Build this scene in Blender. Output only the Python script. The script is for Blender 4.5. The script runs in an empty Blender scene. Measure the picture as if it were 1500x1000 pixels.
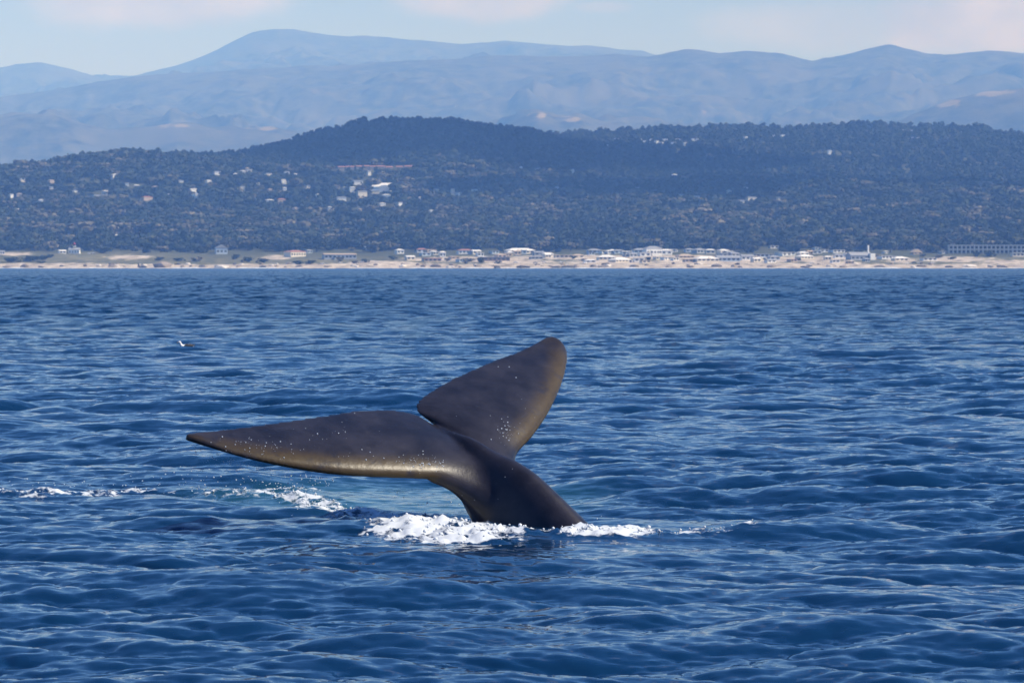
import bpy, bmesh, math, random
import numpy as np
from mathutils import Vector, Matrix
from mathutils.bvhtree import BVHTree

random.seed(7)
RNG = np.random.default_rng(11)
scene = bpy.context.scene
COL = scene.collection

# ------------------------------------------------------------------ camera, sky, sun, exposure
F, CAMZ = 5300.0, 3.05                       # focal length in photograph pixels, eye height
PITCH = math.atan(111.0 / F)
cd = bpy.data.cameras.new('camera')
cd.lens = 36.0 * F / 1500.0
cd.clip_start, cd.clip_end = 0.5, 90000.0
cd.dof.use_dof = True
cd.dof.focus_distance = 43.0
cd.dof.aperture_fstop = 8.0
cam = bpy.data.objects.new('camera', cd)
COL.objects.link(cam)
cam.location = (0, 0, CAMZ)
cam.rotation_euler = (math.pi / 2 - PITCH, 0, 0)
scene.camera = cam

SUN_DIR = Vector((0.69, -0.06, 0.71)).normalized()
SUN_EL = math.asin(SUN_DIR.z)
SUN_AZ = math.atan2(SUN_DIR.x, SUN_DIR.y)

world = bpy.data.worlds.new('World')
scene.world = world
world.use_nodes = True
SKY_STRENGTH = 0.1

sl = bpy.data.lights.new('sun', 'SUN')
sl.energy = 5.0
sl.angle = math.radians(0.53)
sl.color = (1.0, 0.965, 0.91)
so = bpy.data.objects.new('sun', sl)
COL.objects.link(so)
so.rotation_euler = (-SUN_DIR).to_track_quat('-Z', 'Y').to_euler()

vs = scene.view_settings
vs.view_transform = 'Standard'
vs.look = 'None'
vs.exposure = 0.5
vs.gamma = 1.0
vs.use_curve_mapping = False
scene.render.engine = 'CYCLES'
scene.cycles.use_denoising = True
scene.cycles.max_bounces = 5
scene.cycles.diffuse_bounces = 2
scene.cycles.glossy_bounces = 3
scene.cycles.transmission_bounces = 3
scene.cycles.volume_bounces = 1
scene.cycles.caustics_reflective = False
scene.cycles.caustics_refractive = False
scene.cycles.sample_clamp_indirect = 4.0
HAZE_COLOR = (0.22, 0.46, 1.0)
HAZE_DENSITY = 8.8e-5


# ------------------------------------------------------------------ helpers
def nd(nt, typ, loc=None, **kw):
    n = nt.nodes.new(typ)
    for k, v in kw.items():
        setattr(n, k, v)
    return n


class NT:
    """small wrapper that makes node trees readable"""
    def __init__(self, nt):
        self.nt = nt

    def n(self, typ, ins=None, **kw):
        x = self.nt.nodes.new(typ)
        for k, v in kw.items():
            setattr(x, k, v)
        for k, v in (ins or {}).items():
            self.set(x.inputs[k], v)
        return x

    def set(self, sock, v):
        if isinstance(v, bpy.types.NodeSocket):
            self.nt.links.new(v, sock)
        elif isinstance(v, bpy.types.Node):
            self.nt.links.new(v.outputs[0], sock)
        else:
            if sock.type == 'RGBA' and len(v) == 3:
                v = (*v, 1.0)
            sock.default_value = v

    def math(self, op, a, b=0.0, c=0.0, clamp=False):
        x = self.n('ShaderNodeMath', operation=op, use_clamp=clamp)
        for i, v in enumerate((a, b, c)):
            self.set(x.inputs[i], v)
        return x.outputs[0]

    def mix(self, f, a, b):
        x = self.n('ShaderNodeMix', data_type='RGBA')
        self.set(x.inputs[0], f)
        self.set(x.inputs[6], a)
        self.set(x.inputs[7], b)
        return x.outputs[2]

    def ramp(self, v, lo, hi):
        x = self.n('ShaderNodeMapRange', interpolation_type='SMOOTHSTEP')
        self.set(x.inputs[0], v)
        self.set(x.inputs[1], lo)
        self.set(x.inputs[2], hi)
        return x.outputs[0]

    def noise(self, vec, scale, detail=4.0, rough=0.55):
        x = self.n('ShaderNodeTexNoise')
        if vec is not None:
            self.set(x.inputs['Vector'], vec)
        self.set(x.inputs['Scale'], scale)
        self.set(x.inputs['Detail'], detail)
        self.set(x.inputs['Roughness'], rough)
        return x.outputs['Fac']

    def attr(self, name):
        return self.n('ShaderNodeAttribute', attribute_name=name).outputs['Fac']


def material(name):
    m = bpy.data.materials.new(name)
    m.use_nodes = True
    t = NT(m.node_tree)
    b = m.node_tree.nodes['Principled BSDF']
    return m, t, b


def flat_mat(name, col, rough=0.8, var=0.18, scale=0.6):
    m, t, b = material(name)
    g = t.n('ShaderNodeNewGeometry')
    f = t.noise(g.outputs['Position'], scale, 3.0)
    c = t.mix(f, tuple(x * (1 - var) for x in col), tuple(min(1, x * (1 + var)) for x in col))
    t.set(b.inputs['Base Color'], c)
    b.inputs['Roughness'].default_value = rough
    b.inputs['Specular IOR Level'].default_value = 0.25
    return m


def mesh_np(name, verts, quads=None, tris=None, smooth=True):
    me = bpy.data.meshes.new(name)
    verts = np.asarray(verts, np.float32)
    nq = 0 if quads is None else len(quads)
    ntr = 0 if tris is None else len(tris)
    loops = []
    if nq:
        loops.append(np.asarray(quads, np.int32).ravel())
    if ntr:
        loops.append(np.asarray(tris, np.int32).ravel())
    loops = np.concatenate(loops)
    tot = np.concatenate([np.full(nq, 4, np.int32), np.full(ntr, 3, np.int32)])
    start = np.concatenate([[0], np.cumsum(tot)[:-1]]).astype(np.int32)
    me.vertices.add(len(verts))
    me.vertices.foreach_set('co', verts.ravel())
    me.loops.add(len(loops))
    me.loops.foreach_set('vertex_index', loops)
    me.polygons.add(nq + ntr)
    me.polygons.foreach_set('loop_start', start)
    me.polygons.foreach_set('loop_total', tot)
    me.polygons.foreach_set('use_smooth', np.full(nq + ntr, smooth, bool))
    me.update(calc_edges=True)
    me.validate()
    return me


def grid_quads(nr, nc):
    i = np.arange(nr - 1)[:, None] * nc + np.arange(nc - 1)[None, :]
    return np.stack([i, i + 1, i + nc + 1, i + nc], -1).reshape(-1, 4)


def fattr(me, name, vals):
    a = me.attributes.new(name, 'FLOAT', 'POINT')
    a.data.foreach_set('value', np.asarray(vals, np.float32).ravel())


def link(name, me, mat=None, parent=None, **props):
    o = bpy.data.objects.new(name, me)
    COL.objects.link(o)
    if mat is not None and me is not None and not me.materials:
        me.materials.append(mat)
    if parent is not None:
        o.parent = parent
    for k, v in props.items():
        o[k] = v
    return o


def thing(name, loc, label, category, group=None, rz=0.0, scale=1.0):
    o = bpy.data.objects.new(name, None)
    COL.objects.link(o)
    o.empty_display_size = 1.0
    o.location = loc
    o.rotation_euler = (0, 0, rz)
    o.scale = (scale,) * 3
    o['label'] = label
    o['category'] = category
    if group:
        o['group'] = group
    return o


def ray(x, y):
    """direction of a photograph pixel, scaled to one metre of depth"""
    xn, yn = (x - 750.0) / F, (500.0 - y) / F
    c, s = math.cos(PITCH), math.sin(PITCH)
    dy, dz = c + yn * s, -s + yn * c
    return np.array([xn / dy, 1.0, dz / dy])


def at_depth(x, y, d):
    return np.array([0, 0, CAMZ]) + ray(x, y) * d


def at_height(x, y, z):
    r = ray(x, y)
    return np.array([0, 0, CAMZ]) + r * ((z - CAMZ) / r[2])


_P = RNG.permutation(512)
_P = np.concatenate([_P, _P, _P])
_G = RNG.uniform(0, 2 * np.pi, 512)
_GX, _GY = np.cos(_G), np.sin(_G)


def perlin(x, y):
    xi, yi = np.floor(x).astype(int), np.floor(y).astype(int)
    fx, fy = x - xi, y - yi
    u, v = fx * fx * fx * (fx * (fx * 6 - 15) + 10), fy * fy * fy * (fy * (fy * 6 - 15) + 10)

    def g(ix, iy, dx, dy):
        h = _P[_P[ix & 511] + (iy & 511)]
        return _GX[h] * dx + _GY[h] * dy
    a = g(xi, yi, fx, fy)
    b = g(xi + 1, yi, fx - 1, fy)
    c = g(xi, yi + 1, fx, fy - 1)
    d = g(xi + 1, yi + 1, fx - 1, fy - 1)
    return 1.5 * ((a * (1 - u) + b * u) * (1 - v) + (c * (1 - u) + d * u) * v)


def fbm(x, y, octaves=5, gain=0.5):
    s, a = 0.0, 1.0
    for o in range(octaves):
        s = s + a * perlin(x * 2 ** o + 17.3 * o, y * 2 ** o - 9.1 * o)
        a *= gain
    return s


def ridged(x, y, octaves=5):
    s, a = 0.0, 1.0
    for o in range(octaves):
        s = s + a * (1 - 2 * np.abs(perlin(x * 2 ** o + 31.7 * o, y * 2 ** o + 5.3 * o)))
        a *= 0.5
    return s


def sstep(x, lo, hi):
    t = np.clip((x - lo) / (hi - lo), 0, 1)
    return t * t * (3 - 2 * t)


# ------------------------------------------------------------------ world: sky with scattered clouds
w = NT(world.node_tree)
bg = world.node_tree.nodes['Background']
sky = w.n('ShaderNodeTexSky', sky_type='NISHITA', sun_disc=False)
sky.sun_elevation = SUN_EL
sky.sun_rotation = SUN_AZ
sky.altitude = 0.0
sky.air_density = 1.0
sky.dust_density = 0.2
sky.ozone_density = 4.0
co = w.n('ShaderNodeTexCoord').outputs['Generated']
sep = w.n('ShaderNodeSeparateXYZ', {0: co})
dxs, dys, dzs = sep.outputs
# scattered cumulus over the whole dome
hn = w.noise(co, 5.0, 7.0, 0.6)
elev = w.ramp(dzs, 0.10, 0.22)
cover = w.math('MULTIPLY', w.ramp(hn, 0.66, 0.80), elev)
# low banks of cloud above the mountains
ysafe = w.math('MAXIMUM', dys, 0.05)
uu = w.math('DIVIDE', dxs, ysafe)
vv = w.math('DIVIDE', dzs, ysafe)
vec = w.n('ShaderNodeCombineXYZ', {0: uu, 1: w.math('MULTIPLY', vv, 1.6), 2: 0.0})
bn = w.noise(vec.outputs[0], 34.0, 6.0, 0.6)
front = w.ramp(dys, 0.5, 0.7)
CLOUDS = [(235, 2, 230, 52, 0.85), (715, -6, 170, 48, 0.8), (1445, 38, 210, 62, 1.0), (1180, 40, 190, 50, 0.45),
          (880, 12, 60, 12, 0.4)]
bank = None
for (cx, cy, rx, ry, amt) in CLOUDS:
    a = w.math('DIVIDE', w.math('SUBTRACT', uu, (cx - 750) / F), rx / F)
    b = w.math('DIVIDE', w.math('SUBTRACT', vv, (389 - cy) / F), ry / F)
    r = w.math('SQRT', w.math('ADD', w.math('MULTIPLY', a, a), w.math('MULTIPLY', b, b)))
    m = w.math('SUBTRACT', w.math('ADD', w.math('SUBTRACT', 1.0, r), bn), 0.5)
    m = w.math('MULTIPLY', w.ramp(m, 0.0, 0.55), amt)
    bank = m if bank is None else w.math('MAXIMUM', bank, m)
bank = w.math('MULTIPLY', bank, front)
shade = w.ramp(w.noise(vec.outputs[0], 22.0, 4.0, 0.5), 0.35, 0.65)
ccol = w.mix(shade, (4.1, 4.25, 5.0), (6.6, 6.5, 6.8))
tint = w.n('ShaderNodeMix', data_type='RGBA', blend_type='MULTIPLY')
w.set(tint.inputs[0], 1.0)
hsv = w.n('ShaderNodeHueSaturation', {'Saturation': 1.3, 'Color': sky.outputs[0]})
w.set(tint.inputs[6], hsv.outputs[0])
w.set(tint.inputs[7], (0.82, 0.78, 1.08, 1.0))
skyc = w.mix(w.math('MULTIPLY', cover, 0.85), tint.outputs[2], (6.5, 6.5, 6.7))
skyc = w.mix(w.math('MULTIPLY', bank, 0.92), skyc, ccol)
w.set(bg.inputs['Color'], skyc)
bg.inputs['Strength'].default_value = SKY_STRENGTH

# ------------------------------------------------------------------ terrain tables (image height of the ground at each distance)
def table(d):
    xs = sorted(d)
    return np.array(xs, float), np.array([d[x] for x in xs], float)


NEAR = [
    (3780, table({0: 397.5})), (3812, table({0: 393.6})), (3835, table({0: 391.2})), (3880, table({0: 388.2})),
    (3950, table({0: 384.5, 700: 385, 1000: 386, 1500: 385})), (4050, table({0: 379.5, 1000: 381, 1500: 380})),
    (4200, table({0: 374, 700: 375, 1500: 375})), (4350, table({0: 369})), (4550, table({0: 358})), (4800, table({0: 338})),
    (5100, table({0: 310, 800: 314, 1500: 312})),
    (5350, table({0: 280, 200: 276, 330: 285, 620: 285, 780: 290, 950: 292, 1100: 286, 1250: 282, 1400: 287, 1500: 290})),
    (5580, table({0: 257, 60: 243, 100: 236, 150: 231, 200: 231, 260: 237, 330: 246, 450: 250, 560: 247, 620: 245, 700: 248, 780: 256, 860: 266, 950: 274, 1100: 268, 1250: 271, 1400: 280, 1500: 284})),
    (5800, table({0: 266, 100: 250, 200: 246, 330: 241, 450: 226, 560: 209, 620: 204, 700: 209, 780: 222, 860: 240, 950: 264, 1100: 274, 1250: 275, 1400: 278, 1500: 280})),
    (6050, table({0: 270, 100: 258, 200: 250, 330: 239, 380: 226, 440: 211, 500: 197, 560: 189, 620: 183, 680: 185, 740: 193, 780: 201, 820: 213, 860: 222, 950: 250, 1100: 253, 1250: 250, 1400: 256, 1500: 262})),
    (6400, table({0: 275, 200: 262, 330: 250, 500: 215, 620: 202, 780: 215, 860: 220, 950: 224, 1100: 224, 1250: 221, 1400: 226, 1500: 232})),
    (7000, table({0: 262, 200: 256, 330: 246, 620: 218, 780: 210, 820: 206, 860: 205, 900: 202, 950: 200, 1000: 198, 1060: 196, 1150: 195, 1240: 196, 1290: 191, 1340: 194, 1400: 195, 1450: 200, 1500: 205, 1700: 215})),
    (7400, table({0: 275, 620: 230, 860: 216, 1150: 206, 1290: 203, 1500: 216})),
    (8600, table({0: 385})),
]
FAR = [
    (11880, table({0: 330})),
    (14175, table({0: 172, 30: 168, 70: 168, 110: 177, 160: 189, 210: 187, 260: 182, 320: 190, 400: 190, 450: 198, 520: 205, 700: 205, 740: 186, 785: 166, 815: 176, 845: 172, 870: 183, 920: 190, 1000: 190, 1150: 186, 1300: 182, 1340: 166, 1400: 145, 1450: 135, 1500: 130, 1700: 120})),
    (16200, table({0: 176, 300: 172, 600: 160, 800: 168, 1000: 165, 1200: 170, 1300: 168, 1400: 152, 1500: 142})),
    (19575, table({0: 142, 80: 134, 150: 121, 200: 114, 300: 106, 400: 101, 470: 97, 560: 93, 650: 87, 720: 83, 780: 83, 850: 82, 900: 80, 950: 86, 1010: 73, 1050: 79, 1100: 76, 1150: 80, 1190: 91, 1240: 80, 1300: 66, 1360: 81, 1440: 76, 1500: 79, 1700: 90})),
    (22950, table({0: 140, 200: 128, 400: 100, 800: 96, 1000: 100, 1500: 105})),
    (27000, table({-300: 120, 0: 100, 30: 94, 60: 91, 110: 103, 150: 117, 200: 112, 250: 100, 300: 82, 340: 62, 370: 48, 400: 42, 440: 45, 490: 53, 560: 54, 620: 60, 680: 65, 740: 61, 800: 66, 870: 69, 940: 74, 1000: 92, 1500: 105, 1900: 120})),
    (29025, table({0: 130, 400: 80, 1500: 130})),
    (33075, table({0: 330})),
]


class Terrain:
    def __init__(self, rows, dmin, dmax, nd_, umin, umax, nu, blur):
        self.d = np.linspace(dmin, dmax, nd_)
        self.u = np.linspace(umin, umax, nu)                     # photograph x of the column
        dist = np.array([r[0] for r in rows])
        tab = np.array([np.interp(self.u, *r[1]) for r in rows])
        z = np.empty((nd_, nu))
        for j in range(nu):
            z[:, j] = np.interp(self.d, dist, tab[:, j])
        z = CAMZ + (389.0 - z) / F * self.d[:, None]
        for (bd, bu) in blur:
            for ax, k in ((0, bd), (1, bu)):
                if k < 1:
                    continue
                ker = np.hanning(2 * k + 3)[1:-1]
                ker /= ker.sum()
                pad = [(0, 0), (0, 0)]
                pad[ax] = (k, k)
                zp = np.pad(z, pad, mode='edge')
                z = np.apply_along_axis(lambda v: np.convolve(v, ker, 'valid'), ax, zp)
        self.z = z
        self.X = (self.u[None, :] - 750.0) / F * self.d[:, None]
        self.Y = np.repeat(self.d[:, None], nu, 1)

    def height(self, X, Y):
        X, Y = np.asarray(X, float), np.asarray(Y, float)
        u = X / Y * F + 750.0
        fu = np.clip((u - self.u[0]) / (self.u[1] - self.u[0]), 0, len(self.u) - 1.001)
        fd = np.clip((Y - self.d[0]) / (self.d[1] - self.d[0]), 0, len(self.d) - 1.001)
        iu, idd = fu.astype(int), fd.astype(int)
        a, b = fu - iu, fd - idd
        z = self.z
        return (z[idd, iu] * (1 - a) + z[idd, iu + 1] * a) * (1 - b) + (z[idd + 1, iu] * (1 - a) + z[idd + 1, iu + 1] * a) * b

    def hit(self, x, y):
        """where the sight line of a photograph pixel meets the ground"""
        r = ray(x, y)
        ys = self.d
        zs = CAMZ + r[2] * ys
        h = self.height(r[0] * ys, ys)
        k = np.argmax(h >= zs)
        if h[k] < zs[k]:
            k = len(ys) - 1
        return np.array([r[0] * ys[k], ys[k], h[k]])

    def mesh(self, name):
        v = np.stack([self.X, self.Y, self.z], -1).reshape(-1, 3)
        return mesh_np(name, v, grid_quads(*self.z.shape))


land = Terrain(NEAR, 3780, 8600, 440, -700, 2200, 420, [(4, 3), (4, 3)])
hn_ = fbm(land.X / 160, land.Y / 160, 5) * 7.0 * sstep(land.Y, 4300, 5200)
shore_n = fbm(land.X / 40, land.Y / 40, 4)
land.z += hn_ + shore_n * 1.1 * (1 - sstep(land.Y, 4300, 4500)) * sstep(land.Y, 3800, 3870) + fbm(land.X / 60, land.Y * 0 + 3.3, 4) * 0.9 * (land.Y < 3880)
far = Terrain(FAR, 11880, 33075, 360, -500, 2000, 560, [(2, 2)])
off_crest = np.ones_like(far.Y)
for c, wd in ((14175, 650), (19575, 950), (27000, 1200)):
    off_crest *= 1 - np.exp(-((far.Y - c) / wd) ** 2)
rn = ridged(far.X / 1900 + 0.35 * fbm(far.X / 1200, far.Y / 1200, 3), far.Y / 3000, 5)
far.z -= (1.75 - rn) * 130 * off_crest * sstep(far.Y, 12000, 13200)
far.z += fbm(far.X / 230, far.Y / 230, 4) * 7 + (ridged(far.X / 620, far.Y / 1100, 5) - 0.5) * 42 * (0.12 + off_crest)

# ------------------------------------------------------------------ ground materials
m_land, t, b = material('coast_ground')
pos = t.n('ShaderNodeNewGeometry').outputs['Position']
sand = t.attr('sand')
grass = t.attr('grass')
n1 = t.noise(pos, 0.02, 6.0, 0.65)
n2 = t.noise(pos, 0.075, 6.0, 0.68)
scrub = t.mix(n1, (0.035, 0.045, 0.025), (0.10, 0.10, 0.055))
lawn = t.mix(t.ramp(n2, 0.35, 0.65), (0.06, 0.07, 0.035), (0.24, 0.21, 0.12))
sandc = t.mix(t.ramp(n2, 0.3, 0.7), (0.17, 0.135, 0.105), (0.60, 0.52, 0.42))
c = t.mix(grass, scrub, lawn)
sm = t.ramp(t.math('ADD', sand, t.math('MULTIPLY', t.math('SUBTRACT', n2, 0.5), 1.5)), 0.35, 0.6)
c = t.mix(sm, c, sandc)
t.set(b.inputs['Base Color'], c)
b.inputs['Roughness'].default_value = 0.95
b.inputs['Specular IOR Level'].default_value = 0.1

m_far, t, b = material('mountain_ground')
pos = t.n('ShaderNodeNewGeometry').outputs['Position']
n1 = t.noise(pos, 0.0016, 7.0, 0.62)
n2 = t.noise(pos, 0.012, 6.0, 0.75)
wood = t.mix(t.ramp(n2, 0.3, 0.7), (0.008, 0.014, 0.010), (0.11, 0.105, 0.065))
dry = t.mix(n2, (0.12, 0.10, 0.055), (0.30, 0.245, 0.14))
c = t.mix(t.ramp(n1, 0.50, 0.62), wood, t.mix(n2, (0.04, 0.045, 0.028), (0.13, 0.115, 0.07)))
c = t.mix(t.ramp(t.math('ADD', t.attr('dry'), t.math('MULTIPLY', t.math('SUBTRACT', n2, 0.5), 0.7)), 0.4, 0.65), c, dry)
t.set(b.inputs['Base Color'], c)
b.inputs['Roughness'].default_value = 1.0
b.inputs['Specular IOR Level'].default_value = 0.05

# coast land
me = land.mesh('coast_land')
yy = land.Y + 60 * fbm(land.X / 200, land.Y / 200, 3)
sandv = (1 - sstep(yy, 3885, 3960)) * 0.72
u_ = land.X / land.Y * F + 750
v_ = 389 - (land.z - CAMZ) / land.Y * F


def pblob(cx, cy, rx, ry):
    return np.exp(-(((u_ - cx) / rx) ** 2 + ((v_ - cy) / ry) ** 2))


for q in [(700, 380, 120, 5), (850, 377, 120, 4), (1000, 377, 120, 4), (1150, 380, 120, 5), (1250, 377, 70, 4), (1400, 380, 60, 5), (1475, 384, 50, 4), (1320, 381, 25, 5), (405, 377, 25, 4), (190, 377, 40, 4), (1040, 384, 120, 5), (900, 384, 80, 5), (560, 386, 60, 5), (760, 384, 60, 5), (1220, 386, 60, 4), (20, 372, 30, 3)]:
    sandv = np.maximum(sandv, 0.9 * pblob(*q))
grassv = np.maximum(pblob(150, 377, 110, 7), 0.8 * pblob(480, 382, 60, 6))
grassv = np.maximum(grassv, 0.6 * (1 - sstep(yy, 4020, 4250)))
fattr(me, 'sand', sandv)
fattr(me, 'grass', grassv)
link('coast_land', me, m_land, kind='structure')

# far mountains
me = far.mesh('mountains')
u_ = far.X / far.Y * F + 750
v_ = 389 - (far.z - CAMZ) / far.Y * F
dryv = np.zeros_like(u_)
u_ = u_ + 14 * fbm(far.X / 260, far.Y / 500, 4)
v_ = v_ + 7 * fbm(far.X / 300 + 40, far.Y / 420, 4)
for (cx, cy, rx, ry, am, dlo, dhi) in [(258, 186, 26, 6, 1, 12825, 15525), (318, 186, 14, 3, .8, 12825, 16875), (388, 188, 30, 4, .9, 12825, 16875), (785, 167, 22, 4, 1, 12825, 15525), (838, 173, 24, 4, 1, 12825, 15525), (1015, 170, 22, 7, .75, 12825, 19170),
                                       (672, 153, 6, 5, .8, 12825, 19170), (1180, 155, 16, 5, .75, 12825, 19170), (1440, 133, 55, 6, 1.5, 12825, 15525), (1375, 152, 30, 8, 1.3, 12825, 15525), (1325, 172, 18, 6, .7, 12825, 16200), (880, 125, 40, 18, .45, 15525, 19575), (450, 75, 40, 18, .42, 21600, 27675), (870, 130, 12, 6, .6, 15525, 19575)]:
    q = am * np.exp(-(((u_ - cx) / rx) ** 2 + ((v_ - cy) / ry) ** 2)) * (far.Y > dlo) * (far.Y < dhi) * (0.75 + 0.6 * fbm(far.X / 120, far.Y / 240, 3))
    dryv = np.maximum(dryv, q)
fattr(me, 'dry', dryv)
link('mountains', me, m_far, kind='structure')


# ------------------------------------------------------------------ sea
def cascade(N, L, lmin, lmax, peak, rms, wdir, spread, seed):
    rg = np.random.default_rng(seed)
    k1 = 2 * np.pi * np.fft.fftfreq(N, L / N)
    kx, ky = np.meshgrid(k1, k1)
    k = np.hypot(kx, ky)
    k[0, 0] = 1e-6
    c = (kx * math.cos(wdir) + ky * math.sin(wdir)) / k
    kp = 2 * np.pi / peak
    P = np.exp(-1.25 * (kp / k) ** 2) / k ** 3.7 * (0.06 + np.abs(c) ** spread)
    P *= sstep(k, 2 * np.pi / lmax * 0.8, 2 * np.pi / lmax * 1.1) * (1 - sstep(k, 2 * np.pi / lmin * 0.9, 2 * np.pi / lmin * 1.1))
    P[0, 0] = 0
    h0 = (rg.normal(size=(N, N)) + 1j * rg.normal(size=(N, N))) * np.sqrt(P)
    z = np.fft.ifft2(h0)
    sc = rms / z.real.std()
    h0 *= sc
    z = np.fft.ifft2(h0).real
    hr = np.fft.fft2(z)
    dx = np.fft.ifft2(-1j * kx / k * hr).real
    dy = np.fft.ifft2(-1j * ky / k * hr).real
    sx = np.fft.ifft2(1j * kx * hr).real
    return L, N, np.stack([dx, dy, z], -1).astype(np.float32), sx.std()


def sample(cas, X, Y):
    L, N, A, _ = cas
    fx, fy = (X / L * N) % N, (Y / L * N) % N
    ix, iy = np.floor(fx).astype(int), np.floor(fy).astype(int)
    a, b_ = (fx - ix)[..., None], (fy - iy)[..., None]
    ix, iy = ix % N, iy % N
    jx, jy = (ix + 1) % N, (iy + 1) % N
    return (A[iy, ix] * (1 - a) + A[iy, jx] * a) * (1 - b_) + (A[jy, ix] * (1 - a) + A[jy, jx] * a) * b_


CAS = [cascade(256, 310.0, 9.0, 200.0, 24.0, 0.085, 1.25, 4, 3),
       cascade(512, 47.0, 0.9, 9.0, 4.0, 0.052, 1.5, 5.0, 5),
       cascade(512, 9.7, 0.10, 0.9, 0.8, 0.0130, 1.45, 3.0, 8),
       cascade(512, 430.0, 5.0, 45.0, 14.0, 0.15, 1.4, 2.5, 21)]
print('slopes', [round(float(c_[3]), 3) for c_ in CAS])

rows = [12.0]
while rows[-1] < 4300:
    d = rows[-1]
    cstep = 0.004 if d < 22 else (0.0017 if d < 100 else (0.0024 if d < 1000 else 0.008))
    rows.append(d * (1 + cstep))
rows = np.array(rows)
inner = np.linspace(-0.175, 0.175, 330)
outer = 0.175 * np.cumprod(np.full(26, 1.085))
cols = np.concatenate([-outer[::-1], inner, outer])
SX = rows[:, None] * cols[None, :]
SY = np.repeat(rows[:, None], len(cols), 1)
SP = rows[:, None] * 0.0022 * np.ones_like(SX)
lee = 1 - 0.8 * np.exp(-((SX + 1.5) / 10) ** 2 - ((SY - 44) / 9) ** 2)      # the whale's slick flattens the swell
disp = sample(CAS[0], SX, SY) * np.array([0.8, 0.8, 1.0]) * lee[..., None]
disp = disp + sample(CAS[1], SX, SY) * np.array([1.5, 1.5, 1.0]) * (1 - 0.6 * sstep(SP, 1.0, 5.0))[..., None]
disp = disp + sample(CAS[3], SX, SY) * (np.array([0.8, 0.8, 1.0]) * sstep(SY, 110, 700)[..., None])
gust = 0.8 + 0.75 * fbm(SX / 25, SY / 40, 3)
disp = disp + sample(CAS[2], SX, SY) * np.array([1.25, 1.25, 1.0]) * (gust * (1 - sstep(SP, 0.3, 0.8)))[..., None]


def polyline_field(P, pts, halfw, taper=True):
    """distance field 1 on a polyline, falling to 0 at its half width"""
    best = np.zeros(len(P))
    pts = np.asarray(pts)
    halfw = np.asarray(halfw, float)
    for i in range(len(pts) - 1):
        a, b_ = pts[i], pts[i + 1]
        ab = b_ - a
        tt = np.clip(((P - a) @ ab) / (ab @ ab), 0, 1)
        q = a + tt[:, None] * ab
        dd = np.hypot(P[:, 0] - q[:, 0], P[:, 1] - q[:, 1])
        hw = halfw[i] * (1 - tt) + halfw[i + 1] * tt
        best = np.maximum(best, np.clip(1 - dd / hw, 0, 1))
    return best


disp0 = disp.copy()


def wave_z(x, y):
    i = np.argmin(np.abs(rows - y))
    j = np.argmin(np.abs(cols - x / rows[i]))
    return float(disp0[max(0, i - 4):i + 5, max(0, j - 6):j + 7, 2].mean())


def wpath(pp, z=0.06):
    out_ = []
    for x, y in pp:
        p = at_height(x, y, z)
        for _ in range(6):
            p = 0.5 * p + 0.5 * at_height(x, y, z + wave_z(p[0], p[1]))
        out_.append(p[:2])
    return out_


near = (SY > 33) & (SY < 62) & (np.abs(SX) < 9)
NP_ = np.stack([SX[near], SY[near]], -1)
foam = np.zeros(len(NP_))
teal = np.zeros(len(NP_))
hump = np.zeros(len(NP_))
FOAM_PATHS = [  # path in the photograph, half widths in metres, strength
    ([(568, 751), (600, 757), (650, 762), (700, 766), (752, 768)], [.4, .9, 1.1, .8, .35], 1.0),
    ([(420, 714), (460, 728), (500, 741), (540, 753), (578, 758)], [.25, .5, .55, .55, .5], .8),
    ([(440, 722), (480, 741), (530, 757), (600, 766)], [.2, .3, .35, .35], .62),
    ([(322, 712), (360, 713), (410, 712), (450, 703)], [.3, .6, .55, .3], .60),
    ([(845, 769), (880, 768), (915, 768), (945, 771)], [.4, .6, .6, .2], 1.0),
    ([(930, 771), (990, 774), (1040, 771), (1115, 765)], [.35, .28, .2, .12], .58),
    ([(-20, 714), (30, 714), (60, 716)], [.45, .5, .2], .68),
    ([(50, 718), (90, 717), (150, 716), (205, 713)], [.45, .55, .55, .3], .70),
    ([(205, 713), (260, 715), (330, 716)], [.25, .25, .25], .5),
    ([(740, 769), (790, 769), (850, 769)], [.2, .18, .3], .75),
]
for pp, hw, st in FOAM_PATHS:
    foam = np.maximum(foam, st * np.minimum(1, 1.8 * polyline_field(NP_, wpath(pp), hw)))
teal = polyline_field(NP_, wpath([(520, 716), (600, 726), (690, 738)], 0.0), [3.0, 3.6, 2.4])
teal = sstep(teal, 0.05, 0.6)
# the wash heaped up in front of the tail, its back hollow and glassy
crest = wpath([(330, 711), (400, 710), (440, 714), (480, 727)], 0.05)
hump = polyline_field(NP_, crest, [1.0, 1.4, 1.4, 0.8])
hump = sstep(hump, 0, 1)
fn = fbm(NP_[:, 0] * 3.0, NP_[:, 1] * 3.0, 4)
fn2 = fbm(NP_[:, 0] * 9.0, NP_[:, 1] * 9.0, 3)
dn = disp[near]
stockr = np.exp(-((NP_[:, 0] - 0.3) / 2.2) ** 2 - ((NP_[:, 1] - 41.6) / 2.6) ** 2)
calm = 1 - np.maximum(0.75 * np.maximum(hump, teal), 0.75 * stockr)
dn *= calm[:, None]
dn[:, 2] += 0.07 * hump - 0.05 * teal + foam * (0.02 + 0.05 * fn + 0.04 * fn2)
disp[near] = dn
SV = np.stack([SX + disp[..., 0], SY + disp[..., 1], disp[..., 2]], -1)
me = mesh_np('sea', SV.reshape(-1, 3), grid_quads(*SX.shape))
fo = np.zeros_like(SX)
te = np.zeros_like(SX)
fo[near] = foam
te[near] = teal
fattr(me, 'foam', fo)
fattr(me, 'teal', te)
fattr(me, 'fine_chop', sstep(SP, 0.10, 0.7))

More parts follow.
